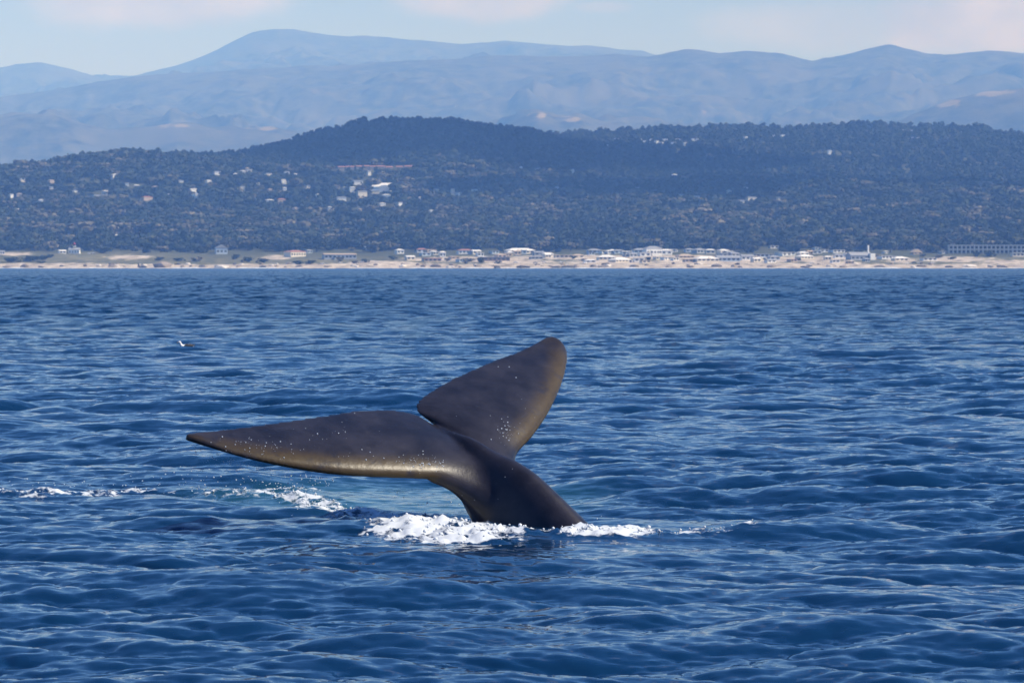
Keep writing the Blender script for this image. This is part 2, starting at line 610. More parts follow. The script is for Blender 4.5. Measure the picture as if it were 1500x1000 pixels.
m_sea, t, b = material('sea_water')
pos = t.n('ShaderNodeNewGeometry').outputs['Position']
fo_ = t.attr('foam')
te_ = t.attr('teal')
big = t.noise(pos, 0.12, 3.0)
body = t.mix(big, (0.0022, 0.019, 0.058), (0.0035, 0.028, 0.078))
body = t.mix(te_, body, t.mix(t.noise(pos, 1.7, 5.0, 0.65), (0.005, 0.035, 0.055), (0.012, 0.07, 0.09)))
f1 = t.noise(pos, 3.2, 6.0, 0.68)
f2 = t.n('ShaderNodeTexVoronoi', {'Vector': pos, 'Scale': 9.0}, feature='F1').outputs['Distance']
fm = t.math('ADD', fo_, t.math('MULTIPLY', t.math('SUBTRACT', f1, 0.54), 2.8))
fm = t.math('SUBTRACT', fm, t.math('MULTIPLY', f2, 0.35))
mask = t.math('MULTIPLY', t.ramp(fm, 0.30, 0.62), t.ramp(fo_, 0.03, 0.25))
t.set(b.inputs['Base Color'], t.mix(mask, body, (0.54, 0.575, 0.60)))
t.set(b.inputs['Roughness'], t.math('ADD', t.math('MAXIMUM', t.math('MULTIPLY', mask, 0.7), t.math('MULTIPLY', t.attr('fine_chop'), 0.20)), 0.05))
b.inputs['IOR'].default_value = 1.333
gn = t.n('ShaderNodeNewGeometry').outputs['Normal']


def ripple(scale, detail, amp):
    nz = t.n('ShaderNodeTexNoise', {'Vector': pos, 'Scale': scale, 'Detail': detail})
    o_ = t.n('ShaderNodeVectorMath', {0: nz.outputs['Color'], 1: (0.5, 0.5, 0.5)}, operation='SUBTRACT')
    k_ = t.n('ShaderNodeVectorMath', {0: o_.outputs[0], 1: (1.0, 1.0, 0.0)}, operation='MULTIPLY')
    m_ = t.n('ShaderNodeVectorMath', {0: k_.outputs[0], 'Scale': amp}, operation='SCALE')
    return m_.outputs[0]


fc = t.attr('fine_chop')
acc = t.n('ShaderNodeVectorMath', {0: gn, 1: ripple(7.0, 3.0, 0.16)}, operation='ADD').outputs[0]
lng = t.n('ShaderNodeMapping', {'Vector': pos, 'Rotation': (0, 0, 0.12), 'Scale': (0.9, 4.2, 1.0)}).outputs[0]
ln_ = t.noise(lng, 1.6, 3.0, 0.6)
lam = t.math('MULTIPLY', t.math('SUBTRACT', ln_, 0.5), 0.48)
acc = t.n('ShaderNodeVectorMath', {0: acc, 1: t.n('ShaderNodeCombineXYZ', {0: 0.0, 1: lam, 2: 0.0}).outputs[0]}, operation='ADD').outputs[0]
acc = t.n('ShaderNodeVectorMath', {0: acc, 1: ripple(0.8, 3.0, t.math('MULTIPLY', fc, 2.6))}, operation='ADD').outputs[0]
acc = t.n('ShaderNodeVectorMath', {0: acc}, operation='NORMALIZE').outputs[0]
t.set(b.inputs['Normal'], acc)
link('sea', me, m_sea, kind='structure')
sea_tree_pts = (SX, SY, disp)


def sea_height(x, y):
    i = np.argmin(np.abs(rows - y))
    j = np.argmin(np.abs(cols - x / rows[i]))
    return float(disp[i, j, 2])


# ------------------------------------------------------------------ whale tail
WS = np.array([0.68156942, 0.71163866, 0.17039235])     # across the flukes
WA = np.array([-0.66375626, 0.50321711, 0.55335357])    # along the tail stock, towards the notch
WN = np.array([0.30804344, -0.49024786, 0.815332])      # upper side of the flukes
WO = np.array([-0.48679245, 43.0, 0.75396226])


def catmull(P, n):
    P = np.asarray(P, float)
    tt = np.linspace(0, len(P) - 1, n)
    i = np.clip(tt.astype(int), 0, len(P) - 2)
    f = (tt - i)[:, None]
    p1, p2 = P[i], P[i + 1]
    p0, p3 = P[np.maximum(i - 1, 0)], P[np.minimum(i + 2, len(P) - 1)]
    return 0.5 * (2 * p1 + (p2 - p0) * f + (2 * p0 - 5 * p1 + 4 * p2 - p3) * f ** 2 + (3 * p1 - p0 - 3 * p2 + p3) * f ** 3)


LOBES = {
    'L': [((0.15, -.9), (0.1, .55)), ((-.12, -.70), (-.02, .74)), ((-.31, -.49), (-.06, .84)), ((-.52, -.32), (-.1, .91)), ((-.75, -.20), (-.18, .98)), ((-1.02, -.08), (-.40, 1.11)), ((-1.54, .135), (-.83, 1.235)), ((-2.03, .375), (-1.22, 1.29)), ((-2.46, .665), (-1.84, 1.38)), ((-2.85, 1.0), (-2.40, 1.47)),
          ((-3.10, 1.30), (-2.85, 1.555)), ((-3.245, 1.51), (-3.13, 1.62)), ((-3.27, 1.56), (-3.2, 1.63))],
    'R': [((-.15, -.95), (-.1, .5)), ((.20, -.70), (0.03, .74)), ((.38, -.40), (-.04, .92)), ((.60, -.19), (0.02, 1.07)), ((.85, -.07), (.22, 1.17)), ((1.1, .03), (.50, 1.25)), ((1.6, .28), (.98, 1.345)), ((2.12, .59), (1.64, 1.44)), ((2.54, .88), (2.2, 1.485)), ((2.86, 1.15), (2.58, 1.54)),
          ((3.0, 1.34), (2.80, 1.59)), ((3.02, 1.47), (2.9, 1.605)), ((2.98, 1.56), (2.94, 1.6))],
}


def closed_rings(R):
    """rings x points x 3 -> vertices, quads with fan caps"""
    nr, npt = R.shape[:2]
    v = R.reshape(-1, 3)
    q = []
    for i in range(nr - 1):
        for j in range(npt):
            k = (j + 1) % npt
            q.append((i * npt + j, i * npt + k, (i + 1) * npt + k, (i + 1) * npt + j))
    c0, c1 = R[0].mean(0), R[-1].mean(0)
    v = np.concatenate([v, [c0, c1]])
    a, b_ = len(v) - 2, len(v) - 1
    tr = [(a, (j + 1) % npt, j) for j in range(npt)] + [(b_, (nr - 1) * npt + j, (nr - 1) * npt + (j + 1) % npt) for j in range(npt)]
    return v, q, tr


def lobe_mesh(key):
    P = LOBES[key]
    n = 70
    L, T = catmull([p[0] for p in P], n), catmull([p[1] for p in P], n)
    m = 26
    bt = np.linspace(0, np.pi, m)
    u = 0.5 * (1 - np.cos(bt))
    prof = (1.4845 * np.sqrt(u) - 0.63 * u - 1.758 * u ** 2 + 1.4215 * u ** 3 - 0.5075 * u ** 4) * 2
    rings = []
    for i in range(n):
        f = i / (n - 1)
        ch = np.linalg.norm(T[i] - L[i])
        th = max(0.048, (0.098 - 0.02 * f) * ch)
        pu = np.maximum(prof * th, 0.024 * np.sin(np.clip(u * 8, 0, np.pi / 2)) * np.sin(np.clip((1 - u) * 12, 0, np.pi / 2)))
        pl = pu * 0.8
        sgn = -1 if key == 'L' else 1
        bend = (0.05 if key == 'L' else 0.03) * math.sin(f * math.pi)
        c = L[i][None] + u[:, None] * (T[i] - L[i])[None]
        camber = 0.0 * u
        top = np.concatenate([c, (pu + camber + bend)[:, None]], 1)
        bot = np.concatenate([c, (-pl + camber + bend)[:, None]], 1)
        rings.append(np.concatenate([top, bot[-2:0:-1]]))
    R = np.array(rings)
    R = WO + R[..., :1] * WS + R[..., 1:2] * WA + R[..., 2:] * WN
    return closed_rings(R)


STOCK = [  # along the axis: position, keel, underside, half width
    (.62, .045, -.05, .04), (.45, .10, -.10, .09), (.25, .18, -.20, .16), (.10, .235, -.30, .23), (-.24, .295, -.47, .33), (-.57, .385, -.60, .40), (-.88, .43, -.66, .44), (-1.25, .415, -.68, .46),
    (-1.51, .395, -.72, .49), (-1.79, .37, -.77, .52), (-2.2, .30, -.84, .56), (-2.8, .12, -.95, .60), (-3.4, -.2, -1.3, .66)]


def stock_mesh():
    S = catmull(STOCK, 60)
    m = 56
    a = np.linspace(0, 2 * np.pi, m, endpoint=False)
    rings = []
    for (p, k, v, wd) in S:
        mid, hh = 0.5 * (k + v), 0.5 * (k - v)
        h = np.cos(a)                                    # 1 on the keel, -1 underneath
        up = np.clip((1 - h) / 1.25, 0, 1) ** 0.5       # blade-like upper keel
        dn_ = np.sqrt(np.clip(1 - ((np.minimum(h, -0.25) + 0.25) / 0.75) ** 2, 0, 1))
        x = wd * np.where(h > -0.25, up, dn_) * np.sign(np.sin(a))
        rings.append(np.stack([x, np.full(m, p), mid + hh * h], 1))
    R = np.array(rings)
    R = WO + R[..., :1] * WS + R[..., 1:2] * WA + R[..., 2:] * WN
    return closed_rings(R)


def fillet_mesh(sgn):
    """flesh that carries the leading edge of a fluke into the tail stock"""
    P = catmull([(-.80, -.10, -.01, .05), (-.57, -.26, -.03, .105), (-.41, -.41, -.07, .165), (-.27, -.58, -.14, .225), (-.12, -.82, -.20, .26)], 24)
    rings = []
    a = np.linspace(0, 2 * np.pi, 20, endpoint=False)
    for i in range(len(P)):
        d_ = P[min(i + 1, 23), :3] - P[max(i - 1, 0), :3]
        d_ /= np.linalg.norm(d_)
        e1 = np.cross(d_, [0, 0, 1.0])
        e1 /= np.linalg.norm(e1)
        e2 = np.cross(d_, e1)
        rings.append(P[i, :3] + P[i, 3] * (np.cos(a)[:, None] * e1 + np.sin(a)[:, None] * e2))
    R = np.array(rings)
    return closed_rings(WO - sgn * R[..., :1] * WS + R[..., 1:2] * WA + R[..., 2:] * WN)


vv_, qq_, tt_ = [], [], []
base = 0
for v, q, tr in (lobe_mesh('L'), lobe_mesh('R'), stock_mesh(), fillet_mesh(-1)):
    vv_.append(v)
    qq_ += [tuple(i + base for i in f) for f in q]
    tt_ += [tuple(i + base for i in f) for f in tr]
    base += len(v)
raw = mesh_np('whale_raw', np.concatenate(vv_), qq_, tt_)
bm = bmesh.new()
bm.from_mesh(raw)
# each closed shell must face outwards before the shells are fused
bmesh.ops.recalc_face_normals(bm, faces=bm.faces)
bm.to_mesh(raw)
bm.free()
tmp = bpy.data.objects.new('whale_raw', raw)
COL.objects.link(tmp)
md = tmp.modifiers.new('fuse', 'REMESH')
md.mode = 'VOXEL'
md.voxel_size = 0.017
md.use_smooth_shade = True
ms = tmp.modifiers.new('soften', 'SMOOTH')
ms.factor = 0.5
ms.iterations = 28
dg = bpy.context.evaluated_depsgraph_get()
ev = tmp.evaluated_get(dg)
wm = bpy.data.meshes.new_from_object(ev, preserve_all_data_layers=False, depsgraph=dg)
bpy.data.objects.remove(tmp)
wm.name = 'whale'
n = len(wm.vertices)
wc = np.empty(n * 3, np.float32)
wm.vertices.foreach_get('co', wc)
wc = wc.reshape(-1, 3).astype(float)
# soften the join between the near fluke and the stock
ne = len(wm.edges)
ed = np.empty(ne * 2, np.int32)
wm.edges.foreach_get('vertices', ed)
ed = ed.reshape(-1, 2)
deg = np.bincount(ed.ravel(), minlength=n)[:, None]
jc = WO - 0.45 * WS - 0.42 * WA - 0.05 * WN
wj = 0.9 * np.clip(1.25 - np.linalg.norm(wc - jc, axis=1) / 0.42, 0, 1)[:, None]
for _ in range(140):
    acc_ = np.zeros_like(wc)
    np.add.at(acc_, ed[:, 0], wc[ed[:, 1]])
    np.add.at(acc_, ed[:, 1], wc[ed[:, 0]])
    wc += wj * 0.6 * (acc_ / deg - wc)
wm.vertices.foreach_set('co', wc.astype(np.float32).ravel())
wm.update()
rel = wc - WO
ls, la, ln = rel @ WS, rel @ WA, rel @ WN
Lr = catmull([p[0] for p in LOBES['R']], 60)[6:]
Ll = catmull([p[0] for p in LOBES['L']], 60)[6:]
edge = np.full(n, 9.0)
for E_ in (Lr, Ll):
    for p in E_:
        edge = np.minimum(edge, np.hypot(ls - p[0], la - p[1]))
stain = (1 - sstep(edge, 0.08, 0.34)) * sstep(np.abs(ls), 0.45, 0.9)
stain *= np.where(ls < 0, 1 - 0.6 * sstep(-ls, 2.4, 3.2), 1 - 0.7 * sstep(ls, 2.5, 3.0))
fattr(wm, 'stain', stain)
wm.polygons.foreach_set('use_smooth', np.ones(len(wm.polygons), bool))
m_whale, t, b = material('whale_skin')
pos = t.n('ShaderNodeNewGeometry').outputs['Position']
n1 = t.noise(pos, 2.2, 6.0, 0.62)
n2 = t.noise(pos, 11.0, 5.0, 0.6)
skin = t.mix(t.ramp(n1, 0.3, 0.7), (0.010, 0.0098, 0.0160), (0.023, 0.022, 0.032))
skin = t.mix(t.math('MULTIPLY', t.ramp(n2, 0.6, 0.75), 0.35), skin, (0.042, 0.04, 0.044))
str_ = t.n('ShaderNodeMapping', {'Vector': pos, 'Rotation': (0.3, 0.5, 0.9), 'Scale': (1.0, 9.0, 9.0)})
sc_ = t.noise(str_.outputs[0], 3.0, 3.0, 0.7)
skin = t.mix(t.math('MULTIPLY', t.ramp(sc_, 0.64, 0.72), 0.22), skin, (0.06, 0.057, 0.06))
st_ = t.math('MULTIPLY', t.attr('stain'), t.ramp(t.noise(pos, 3.5, 5.0, 0.65), 0.30, 0.52))
skin = t.mix(t.math('MULTIPLY', st_, 0.9), skin, t.mix(n2, (0.034, 0.022, 0.007), (0.075, 0.050, 0.018)))
t.set(b.inputs['Base Color'], skin)
t.set(b.inputs['Roughness'], t.math('ADD', t.math('MULTIPLY', n1, 0.18), 0.27))
b.inputs['Specular IOR Level'].default_value = 0.26
fine = t.noise(pos, 38.0, 3.0, 0.6)
bmp = t.n('ShaderNodeBump', {'Strength': 0.32, 'Distance': 0.01, 'Height': t.math('ADD', t.math('MULTIPLY', fine, 0.45), n2)})
t.set(b.inputs['Normal'], bmp)
whale = link('whale', wm, m_whale, label='dark grey whale raising its tail flukes out of the water, body submerged', category='whale')
print('whale tris', len(wm.polygons) * 2)

# ------------------------------------------------------------------ drops and froth
ico = bmesh.new()
bmesh.ops.create_icosphere(ico, subdivisions=1, radius=1.0)
ICO_V = np.array([v.co[:] for v in ico.verts])
ICO_F = np.array([[v.index for v in f.verts] for f in ico.faces])
ico.free()


def blobs(name, centres, radii, mat, squash=None, jitter=0.0, **props):
    vs_, fs_ = [], []
    for i, (c_, r_) in enumerate(zip(centres, radii)):
        v = ICO_V * r_
        if jitter:
            v = v * (1 + RNG.uniform(-jitter, jitter, (len(v), 1)))
        if squash is not None:
            v = v * squash[i]
        vs_.append(v + c_)
        fs_.append(ICO_F + i * len(ICO_V))
    me_ = mesh_np(name, np.concatenate(vs_), None, np.concatenate(fs_))
    return link(name, me_, mat, **props)


m_foam = flat_mat('foam', (0.56, 0.595, 0.62), 0.6, 0.05, 8.0)
m_drop, t, b = material('water_drop')
b.inputs['Base Color'].default_value = (0.75, 0.82, 0.88, 1)
b.inputs['Roughness'].default_value = 0.08
b.inputs['IOR'].default_value = 1.33
b.inputs['Transmission Weight'].default_value = 0.35

cs, rs = [], []
for pp, hw, st in FOAM_PATHS:
    W_ = np.array(wpath(pp))
    seg = np.linalg.norm(np.diff(W_, axis=0), axis=1)
    num = int(seg.sum() * (90 if st > 0.95 else 36 if st > 0.7 else 22))
    for _ in range(num):
        i = RNG.choice(len(seg), p=seg / seg.sum())
        f = RNG.random()
        wd = hw[i] * (1 - f) + hw[i + 1] * f
        p = W_[i] + f * (W_[i + 1] - W_[i]) + RNG.normal(0, 0.40, 2) * wd * np.array([1, 1.0])
        r_ = 0.008 + 0.02 * RNG.random() ** 2.5 * (1 if st > .7 else .5)
        cs.append((p[0], p[1], sea_height(p[0], p[1]) + r_ * 0.3))
        rs.append(r_)
blobs('foam', cs, rs, m_foam, jitter=0.3, kind='stuff', label='white froth churned up around the tail', category='foam')

wb = BVHTree.FromPolygons([Vector(c_) for c_ in wc], [tuple(p.vertices) for p in wm.polygons])
cam_p = Vector((0, 0, CAMZ))
cs, rs = [], []


def skin_spot(x, y, r_):
    d_ = Vector(ray(x, y))
    h = wb.ray_cast(cam_p, d_.normalized())
    if h[0] is not None:
        cs.append(tuple(h[0] + h[1] * r_ * 0.1))
        rs.append(r_)


for (cx, cy, sx_, sy_, num) in [(626, 678, 14, 5, 60), (600, 675, 16, 4, 14), (742, 634, 7, 8, 34), (766, 612, 18, 22, 9), (390, 655, 28, 6, 26), (345, 648, 25, 6, 18), (440, 666, 30, 6, 10), (490, 632, 20, 10, 9), (560, 668, 30, 6, 8), (720, 620, 35, 35, 7), (740, 525, 40, 10, 8), (690, 735, 50, 25, 10), (470, 640, 110, 14, 16)]:
    for _ in range(num):
        skin_spot(RNG.normal(cx, sx_), RNG.normal(cy, sy_), 0.003 + 0.008 * RNG.random() ** 2.5)
# drops running off the low edge of the near fluke
for _ in range(150):
    x = RNG.uniform(285, 490)
    ye = np.interp(x, [275, 304, 355, 418, 481, 544], [646, 657, 674, 688, 698, 702])
    fall = RNG.exponential(0.09)
    p = at_depth(x, ye + 2, 41.6) - np.array([0, 0, fall])
    cs.append(tuple(p))
    rs.append(0.004 + 0.006 * RNG.random() ** 2)
for (cx, cy, sx_, sy_, num) in [(385, 705, 40, 8, 45), (270, 700, 45, 10, 35), (100, 708, 50, 5, 20), (880, 758, 20, 6, 18), (640, 735, 50, 6, 25), (960, 766, 30, 4, 16)]:
    for _ in range(num):
        p = at_depth(RNG.normal(cx, sx_), RNG.normal(cy, sy_), RNG.uniform(42.5, 46))
        if p[2] > 0.03:
            cs.append(tuple(p))
            rs.append(0.005 + 0.008 * RNG.random() ** 2)
blobs('water_drops', cs, rs, m_drop, kind='stuff', label='bright water drops on the flukes and falling from them', category='drops')

# ------------------------------------------------------------------ seabird resting on the swell
m_bw = flat_mat('bird_white', (0.72, 0.72, 0.70), 0.7, 0.08, 20)
m_bd = flat_mat('bird_dark', (0.05, 0.048, 0.05), 0.7, 0.1, 20)
m_bill = flat_mat('bird_bill', (0.30, 0.22, 0.06), 0.5, 0.1, 20)
bp = at_height(273, 507, 0.08)
bz = sea_height(bp[0], bp[1])
bird = thing('seabird', (bp[0], bp[1], bz + 0.05), 'small pale seabird with dark wings floating on the open water', 'bird', rz=math.radians(200), scale=1.25)


def tube(path, radii, seg=12, flat=1.0):
    path = np.asarray(path, float)
    rings = []
    for i, p in enumerate(path):
        d_ = path[min(i + 1, len(path) - 1)] - path[max(i - 1, 0)]
        d_ = d_ / np.linalg.norm(d_)
        e1 = np.cross(d_, [0, 1.0, 0.0])
        e1 /= np.linalg.norm(e1)
        e2 = np.cross(d_, e1)
        a = np.linspace(0, 2 * np.pi, seg, endpoint=False)
        rings.append(p + radii[i] * (np.cos(a)[:, None] * e1 * flat + np.sin(a)[:, None] * e2))
    return closed_rings(np.array(rings))


v, q, tr = tube([(-.24, 0, .10), (-.18, 0, .085), (-.08, 0, .06), (.05, 0, .05), (.13, 0, .075), (.17, 0, .13), (.185, 0, .18), (.20, 0, .205), (.235, 0, .205), (.255, 0, .198)],
                [.012, .04, .075, .085, .07, .045, .036, .042, .030, .008])
link('body', mesh_np('bird_body', v, q, tr), m_bw, bird)
v, q, tr = tube([(.245, 0, .20), (.275, 0, .197), (.305, 0, .188)], [.012, .009, .002], 8)
link('bill', mesh_np('bird_bill', v, q, tr), m_bill, bird)
for sgn in (-1, 1):
    v, q, tr = tube([(.08, .07 * sgn, .10), (.0, .082 * sgn, .105), (-.12, .066 * sgn, .11), (-.27, .02 * sgn, .125)], [.02, .05, .04, .004], 10)
    link('wing', mesh_np('bird_wing', v, q, tr), m_bd, bird)

exec_land = True
# ------------------------------------------------------------------ trees
def leaf_mat(name, cols_):
    m, t, b = material(name)
    oi = t.n('ShaderNodeObjectInfo')
    rnd = oi.outputs['Random']
    g = t.n('ShaderNodeNewGeometry')
    nz = t.noise(g.outputs['Position'], 0.012, 3.0)
    f = t.math('ADD', t.math('MULTIPLY', t.math('POWER', rnd, 1.5), 0.9), t.math('MULTIPLY', t.math('SUBTRACT', nz, 0.5), 1.6), clamp=True)
    r = t.n('ShaderNodeValToRGB')
    el = r.color_ramp.elements
    el[0].color = (*cols_[0], 1)
    el[1].color = (*cols_[-1], 1)
    for i, c_ in enumerate(cols_[1:-1]):
        e = el.new((i + 1) / (len(cols_) - 1))
        e.color = (*c_, 1)
    t.set(r.inputs[0], f)
    fine_ = t.noise(g.outputs['Position'], 0.5, 2.0)
    c_ = t.mix(t.math('MULTIPLY', fine_, 0.6), r.outputs[0], tuple(x * 1.9 for x in cols_[1]))
    t.set(b.inputs['Base Color'], c_)
    b.inputs['Roughness'].default_value = 0.9
    b.inputs['Specular IOR Level'].default_value = 0.15
    return m


m_leaf = leaf_mat('tree_leaves', [(0.014, 0.020, 0.013), (0.028, 0.038, 0.02), (0.055, 0.060, 0.036), (0.12, 0.10, 0.068), (0.25, 0.21, 0.15)])
m_pine = leaf_mat('pine_needles', [(0.016, 0.024, 0.016), (0.024, 0.036, 0.022), (0.040, 0.050, 0.030), (0.085, 0.082, 0.050)])
m_bark = flat_mat('bark', (0.10, 0.08, 0.065), 0.9, 0.3, 1.0)


def crown_mesh(name, kind, seed):
    rg = np.random.default_rng(seed)
    lumps = []
    if kind == 'pine':          # tall, layered, flat topped
        for k in range(9):
            h = 0.42 + 0.52 * k / 8
            rad = 0.30 * (1.15 - 0.75 * (k / 8)) * rg.uniform(.75, 1.2)
            an = rg.uniform(0, 6.28)
            lumps.append((rad * 0.55 * math.cos(an), rad * .55 * math.sin(an), h, rad, 0.10 + .04 * rg.random()))
    elif kind == 'cypress':     # broad and flat
        for k in range(9):
            an = rg.uniform(0, 6.28)
            rr = 0.34 * math.sqrt(rg.random())
            lumps.append((rr * math.cos(an), rr * math.sin(an), 0.55 + rg.uniform(-.18, .32) * (1 - rr), rg.uniform(.18, .30), rg.uniform(.12, .2)))
    else:                       # rounded oak or shrub
        for k in range(9):
            an = rg.uniform(0, 6.28)
            rr = 0.36 * math.sqrt(rg.random())
            lumps.append((rr * math.cos(an), rr * math.sin(an), 0.42 + rg.uniform(-.2, .3), rg.uniform(.2, .3), rg.uniform(.2, .28)))
    V, Q = [], []
    for (x, y, z, rx, rz_) in lumps:
        for _ in range(20):
            d_ = rg.normal(size=3)
            d_ /= np.linalg.norm(d_)
            c_ = np.array([x, y, z]) + d_ * np.array([rx, rx, rz_]) * rg.uniform(.55, 1.05)
            nrm = d_ + rg.normal(0, .3, 3)
            nrm /= np.linalg.norm(nrm)
            e1 = np.cross(nrm, rg.normal(size=3))
            e1 /= np.linalg.norm(e1)
            e2 = np.cross(nrm, e1)
            s_ = rg.uniform(.05, .11)
            base_ = len(V)
            for (a_, b2) in ((-1, -.7), (1, -.8), (.8, 1), (-.9, .8)):
                V.append(c_ + s_ * (a_ * e1 + b2 * e2))
            Q.append((base_, base_ + 1, base_ + 2, base_ + 3))
    V = np.array(V)
    V[:, 2] = np.maximum(V[:, 2], 0.05 if kind == 'oak' else 0.15)
    return mesh_np(name, V, Q, None, smooth=False)


def trunk_mesh(name, seed, h=0.75):
    rg = np.random.default_rng(seed)
    lean = rg.normal(0, .04, 2)
    v, q, tr = tube([(0, 0, -.06), (lean[0] * .3, lean[1] * .3, h * .4), (lean[0], lean[1], h)], [.035, .026, .010], 6)
    V, Q, T = [v], list(q), list(tr)
    for k in range(4):
        an = rg.uniform(0, 6.28)
        z0 = rg.uniform(.3, .6)
        e = (lean[0] + .22 * math.cos(an), lean[1] + .22 * math.sin(an), z0 + .22)
        o_ = sum(len(x) for x in V)
        v, q, tr = tube([(lean[0] * .5, lean[1] * .5, z0), e], [.014, .005], 5)
        V.append(v)
        Q += [tuple(i + o_ for i in f) for f in q]
        T += [tuple(i + o_ for i in f) for f in tr]
    return mesh_np(name, np.concatenate(V), Q, T)


KINDS = [('pine', 'p'), ('pine', 'p'), ('pine', 'p'), ('cypress', 'c'), ('cypress', 'c'), ('oak', 'o'), ('oak', 'o')]
CROWNS, TRUNKS = [], []
for i, (k, _) in enumerate(KINDS):
    cm = crown_mesh('crown_' + k, k, 40 + i)
    cm.materials.append(m_pine if k == 'pine' else m_leaf)
    tm = trunk_mesh('trunk_' + k, 60 + i, .8 if k == 'pine' else .55)
    tm.materials.append(m_bark)
    CROWNS.append(cm)
    TRUNKS.append(tm)


def tree(name, loc, height, variant, label, group, wide=1.0):
    o = thing(name, loc, label, 'tree', group, rz=random.uniform(0, 6.28))
    o.scale = (height * wide, height * wide, height)
    link('trunk', TRUNKS[variant], None, o)
    link('crown', CROWNS[variant], None, o)
    return o

# ------------------------------------------------------------------ houses
MATS = {}


def hm(name, col, rough=0.75):
    if name not in MATS:
        MATS[name] = flat_mat('house_' + name, col, rough, 0.08, 0.4)
    return MATS[name]


WALLC = {'white': (0.78, 0.77, 0.74), 'cream': (0.70, 0.63, 0.51), 'grey': (0.36, 0.38, 0.41), 'blue': (0.46, 0.53, 0.60), 'tan': (0.42, 0.34, 0.26), 'brown': (0.16, 0.12, 0.10)}
ROOFC = {'red': (0.36, 0.17, 0.12), 'greyroof': (0.26, 0.27, 0.29), 'pale': (0.66, 0.64, 0.61), 'dark': (0.09, 0.085, 0.085), 'tanroof': (0.40, 0.32, 0.24)}
m_pane = flat_mat('window_glass', (0.03, 0.04, 0.05), 0.15, 0.1, 1.0)
HOUSES = []           # (x, y, half width) used to keep the trees clear


def box_np(x0, x1, y0, y1, z0, z1):
    v = np.array([(x, y, z) for z in (z0, z1) for y in (y0, y1) for x in (x0, x1)], float)
    q = [(0, 2, 3, 1), (4, 5, 7, 6), (0, 1, 5, 4), (1, 3, 7, 5), (3, 2, 6, 7), (2, 0, 4, 6)]
    return v, q


def join_parts(parts):
    V, Q, T = [], [], []
    o_ = 0
    for p in parts:
        v, q = p[0], p[1]
        V.append(v)
        for f in q:
            (Q if len(f) == 4 else T).append(tuple(i + o_ for i in f))
        for f in (p[2] if len(p) > 2 else []):
            T.append(tuple(i + o_ for i in f))
        o_ += len(v)
    return np.concatenate(V), Q, T


def roof_np(x0, x1, y0, y1, z, rise, kind, ov=0.5, thick=0.25):
    x0, x1, y0, y1 = x0 - ov, x1 + ov, y0 - ov, y1 + ov
    ym, xm = (y0 + y1) / 2, (x0 + x1) / 2
    if kind == 'flat':
        return box_np(x0, x1, y0, y1, z, z + max(0.4, rise * 0.3))
    if kind == 'gable':          # ridge along x
        top = [(x0, ym, z + rise), (x1, ym, z + rise)]
    elif kind == 'front':        # gable end towards the sea
        top = [(xm, y0, z + rise), (xm, y1, z + rise)]
    else:                        # hip
        ins = min((x1 - x0) * 0.3, (y1 - y0) * 0.5)
        top = [(x0 + ins, ym, z + rise), (x1 - ins, ym, z + rise)]
    lo = [(x0, y0, z), (x1, y0, z), (x1, y1, z), (x0, y1, z)]
    lo2 = [(x, y, z + thick) for x, y, _ in lo]
    v = np.array(lo + lo2 + top, float)
    q = [(3, 2, 1, 0), (0, 1, 5, 4), (1, 2, 6, 5), (2, 3, 7, 6), (3, 0, 4, 7)]
    if kind == 'front':
        q += [(4, 5, 8), (6, 7, 9), (7, 4, 8, 9), (5, 6, 9, 8)]
    else:
        q += [(4, 5, 9, 8), (6, 7, 8, 9), (5, 6, 9), (7, 4, 8)]
    return v, q


def house(x, y, wpx, hpx, wall, roof, rkind, label, group=None, name='house', rise=None, windows=0, depth=None, rz=None, cat='house', wing=False, lift=0.0):
    p = land.hit(x, y)
    sc = p[1] / F
    W, Hh = wpx * sc, max(2.4, hpx * sc)
    D_ = depth or min(max(7.0, W * 0.6), 14.0)
    rise = rise if rise is not None else min(3.0, 0.22 * D_)
    wh = max(2.2, Hh - rise * (0.8 if rkind != 'flat' else 0.2))
    o = thing(name, (p[0], p[1], p[2] - 0.3 + lift), label, cat, group, rz=random.uniform(.15, .75) if rz is None else rz)
    parts = [box_np(-W / 2, W / 2, -D_ / 2, D_ / 2, -3.0 - lift, wh)]
    if wing:
        parts.append(box_np(-W * 0.2, W * 0.25, -D_ / 2 - 3.0, -D_ / 2 - 0.003, -3.0, wh * 0.7))
    v, q, tr = join_parts(parts)
    link('wall', mesh_np('house_wall', v, q, tr or None, False), hm(wall, WALLC[wall]), o)
    v, q = roof_np(-W / 2, W / 2, -D_ / 2, D_ / 2, wh + 0.003, rise, rkind)
    v, q, tr = join_parts([(v, q)])
    link('roof', mesh_np('house_roof', v, q or None, tr or None, False), hm(roof, ROOFC[roof]), o)
    for k in range(windows):
        xx = -W / 2 + W * (k + .5) / windows
        ww = min(1.6, W / windows * 0.3)
        z0 = wh * 0.35
        v, q = box_np(xx - ww, xx + ww, -D_ / 2 - 0.08, -D_ / 2 + 0.05, z0, min(z0 + 1.9, wh - .3))
        if wing and -W * 0.25 < xx < W * 0.3:
            v[:, 1] -= 3.0
        link('window', mesh_np('house_window', v, q, None, False), m_pane, o)
    HOUSES.append((p[0], p[1], W / 2 + 2, p[2] + lift))
    return o


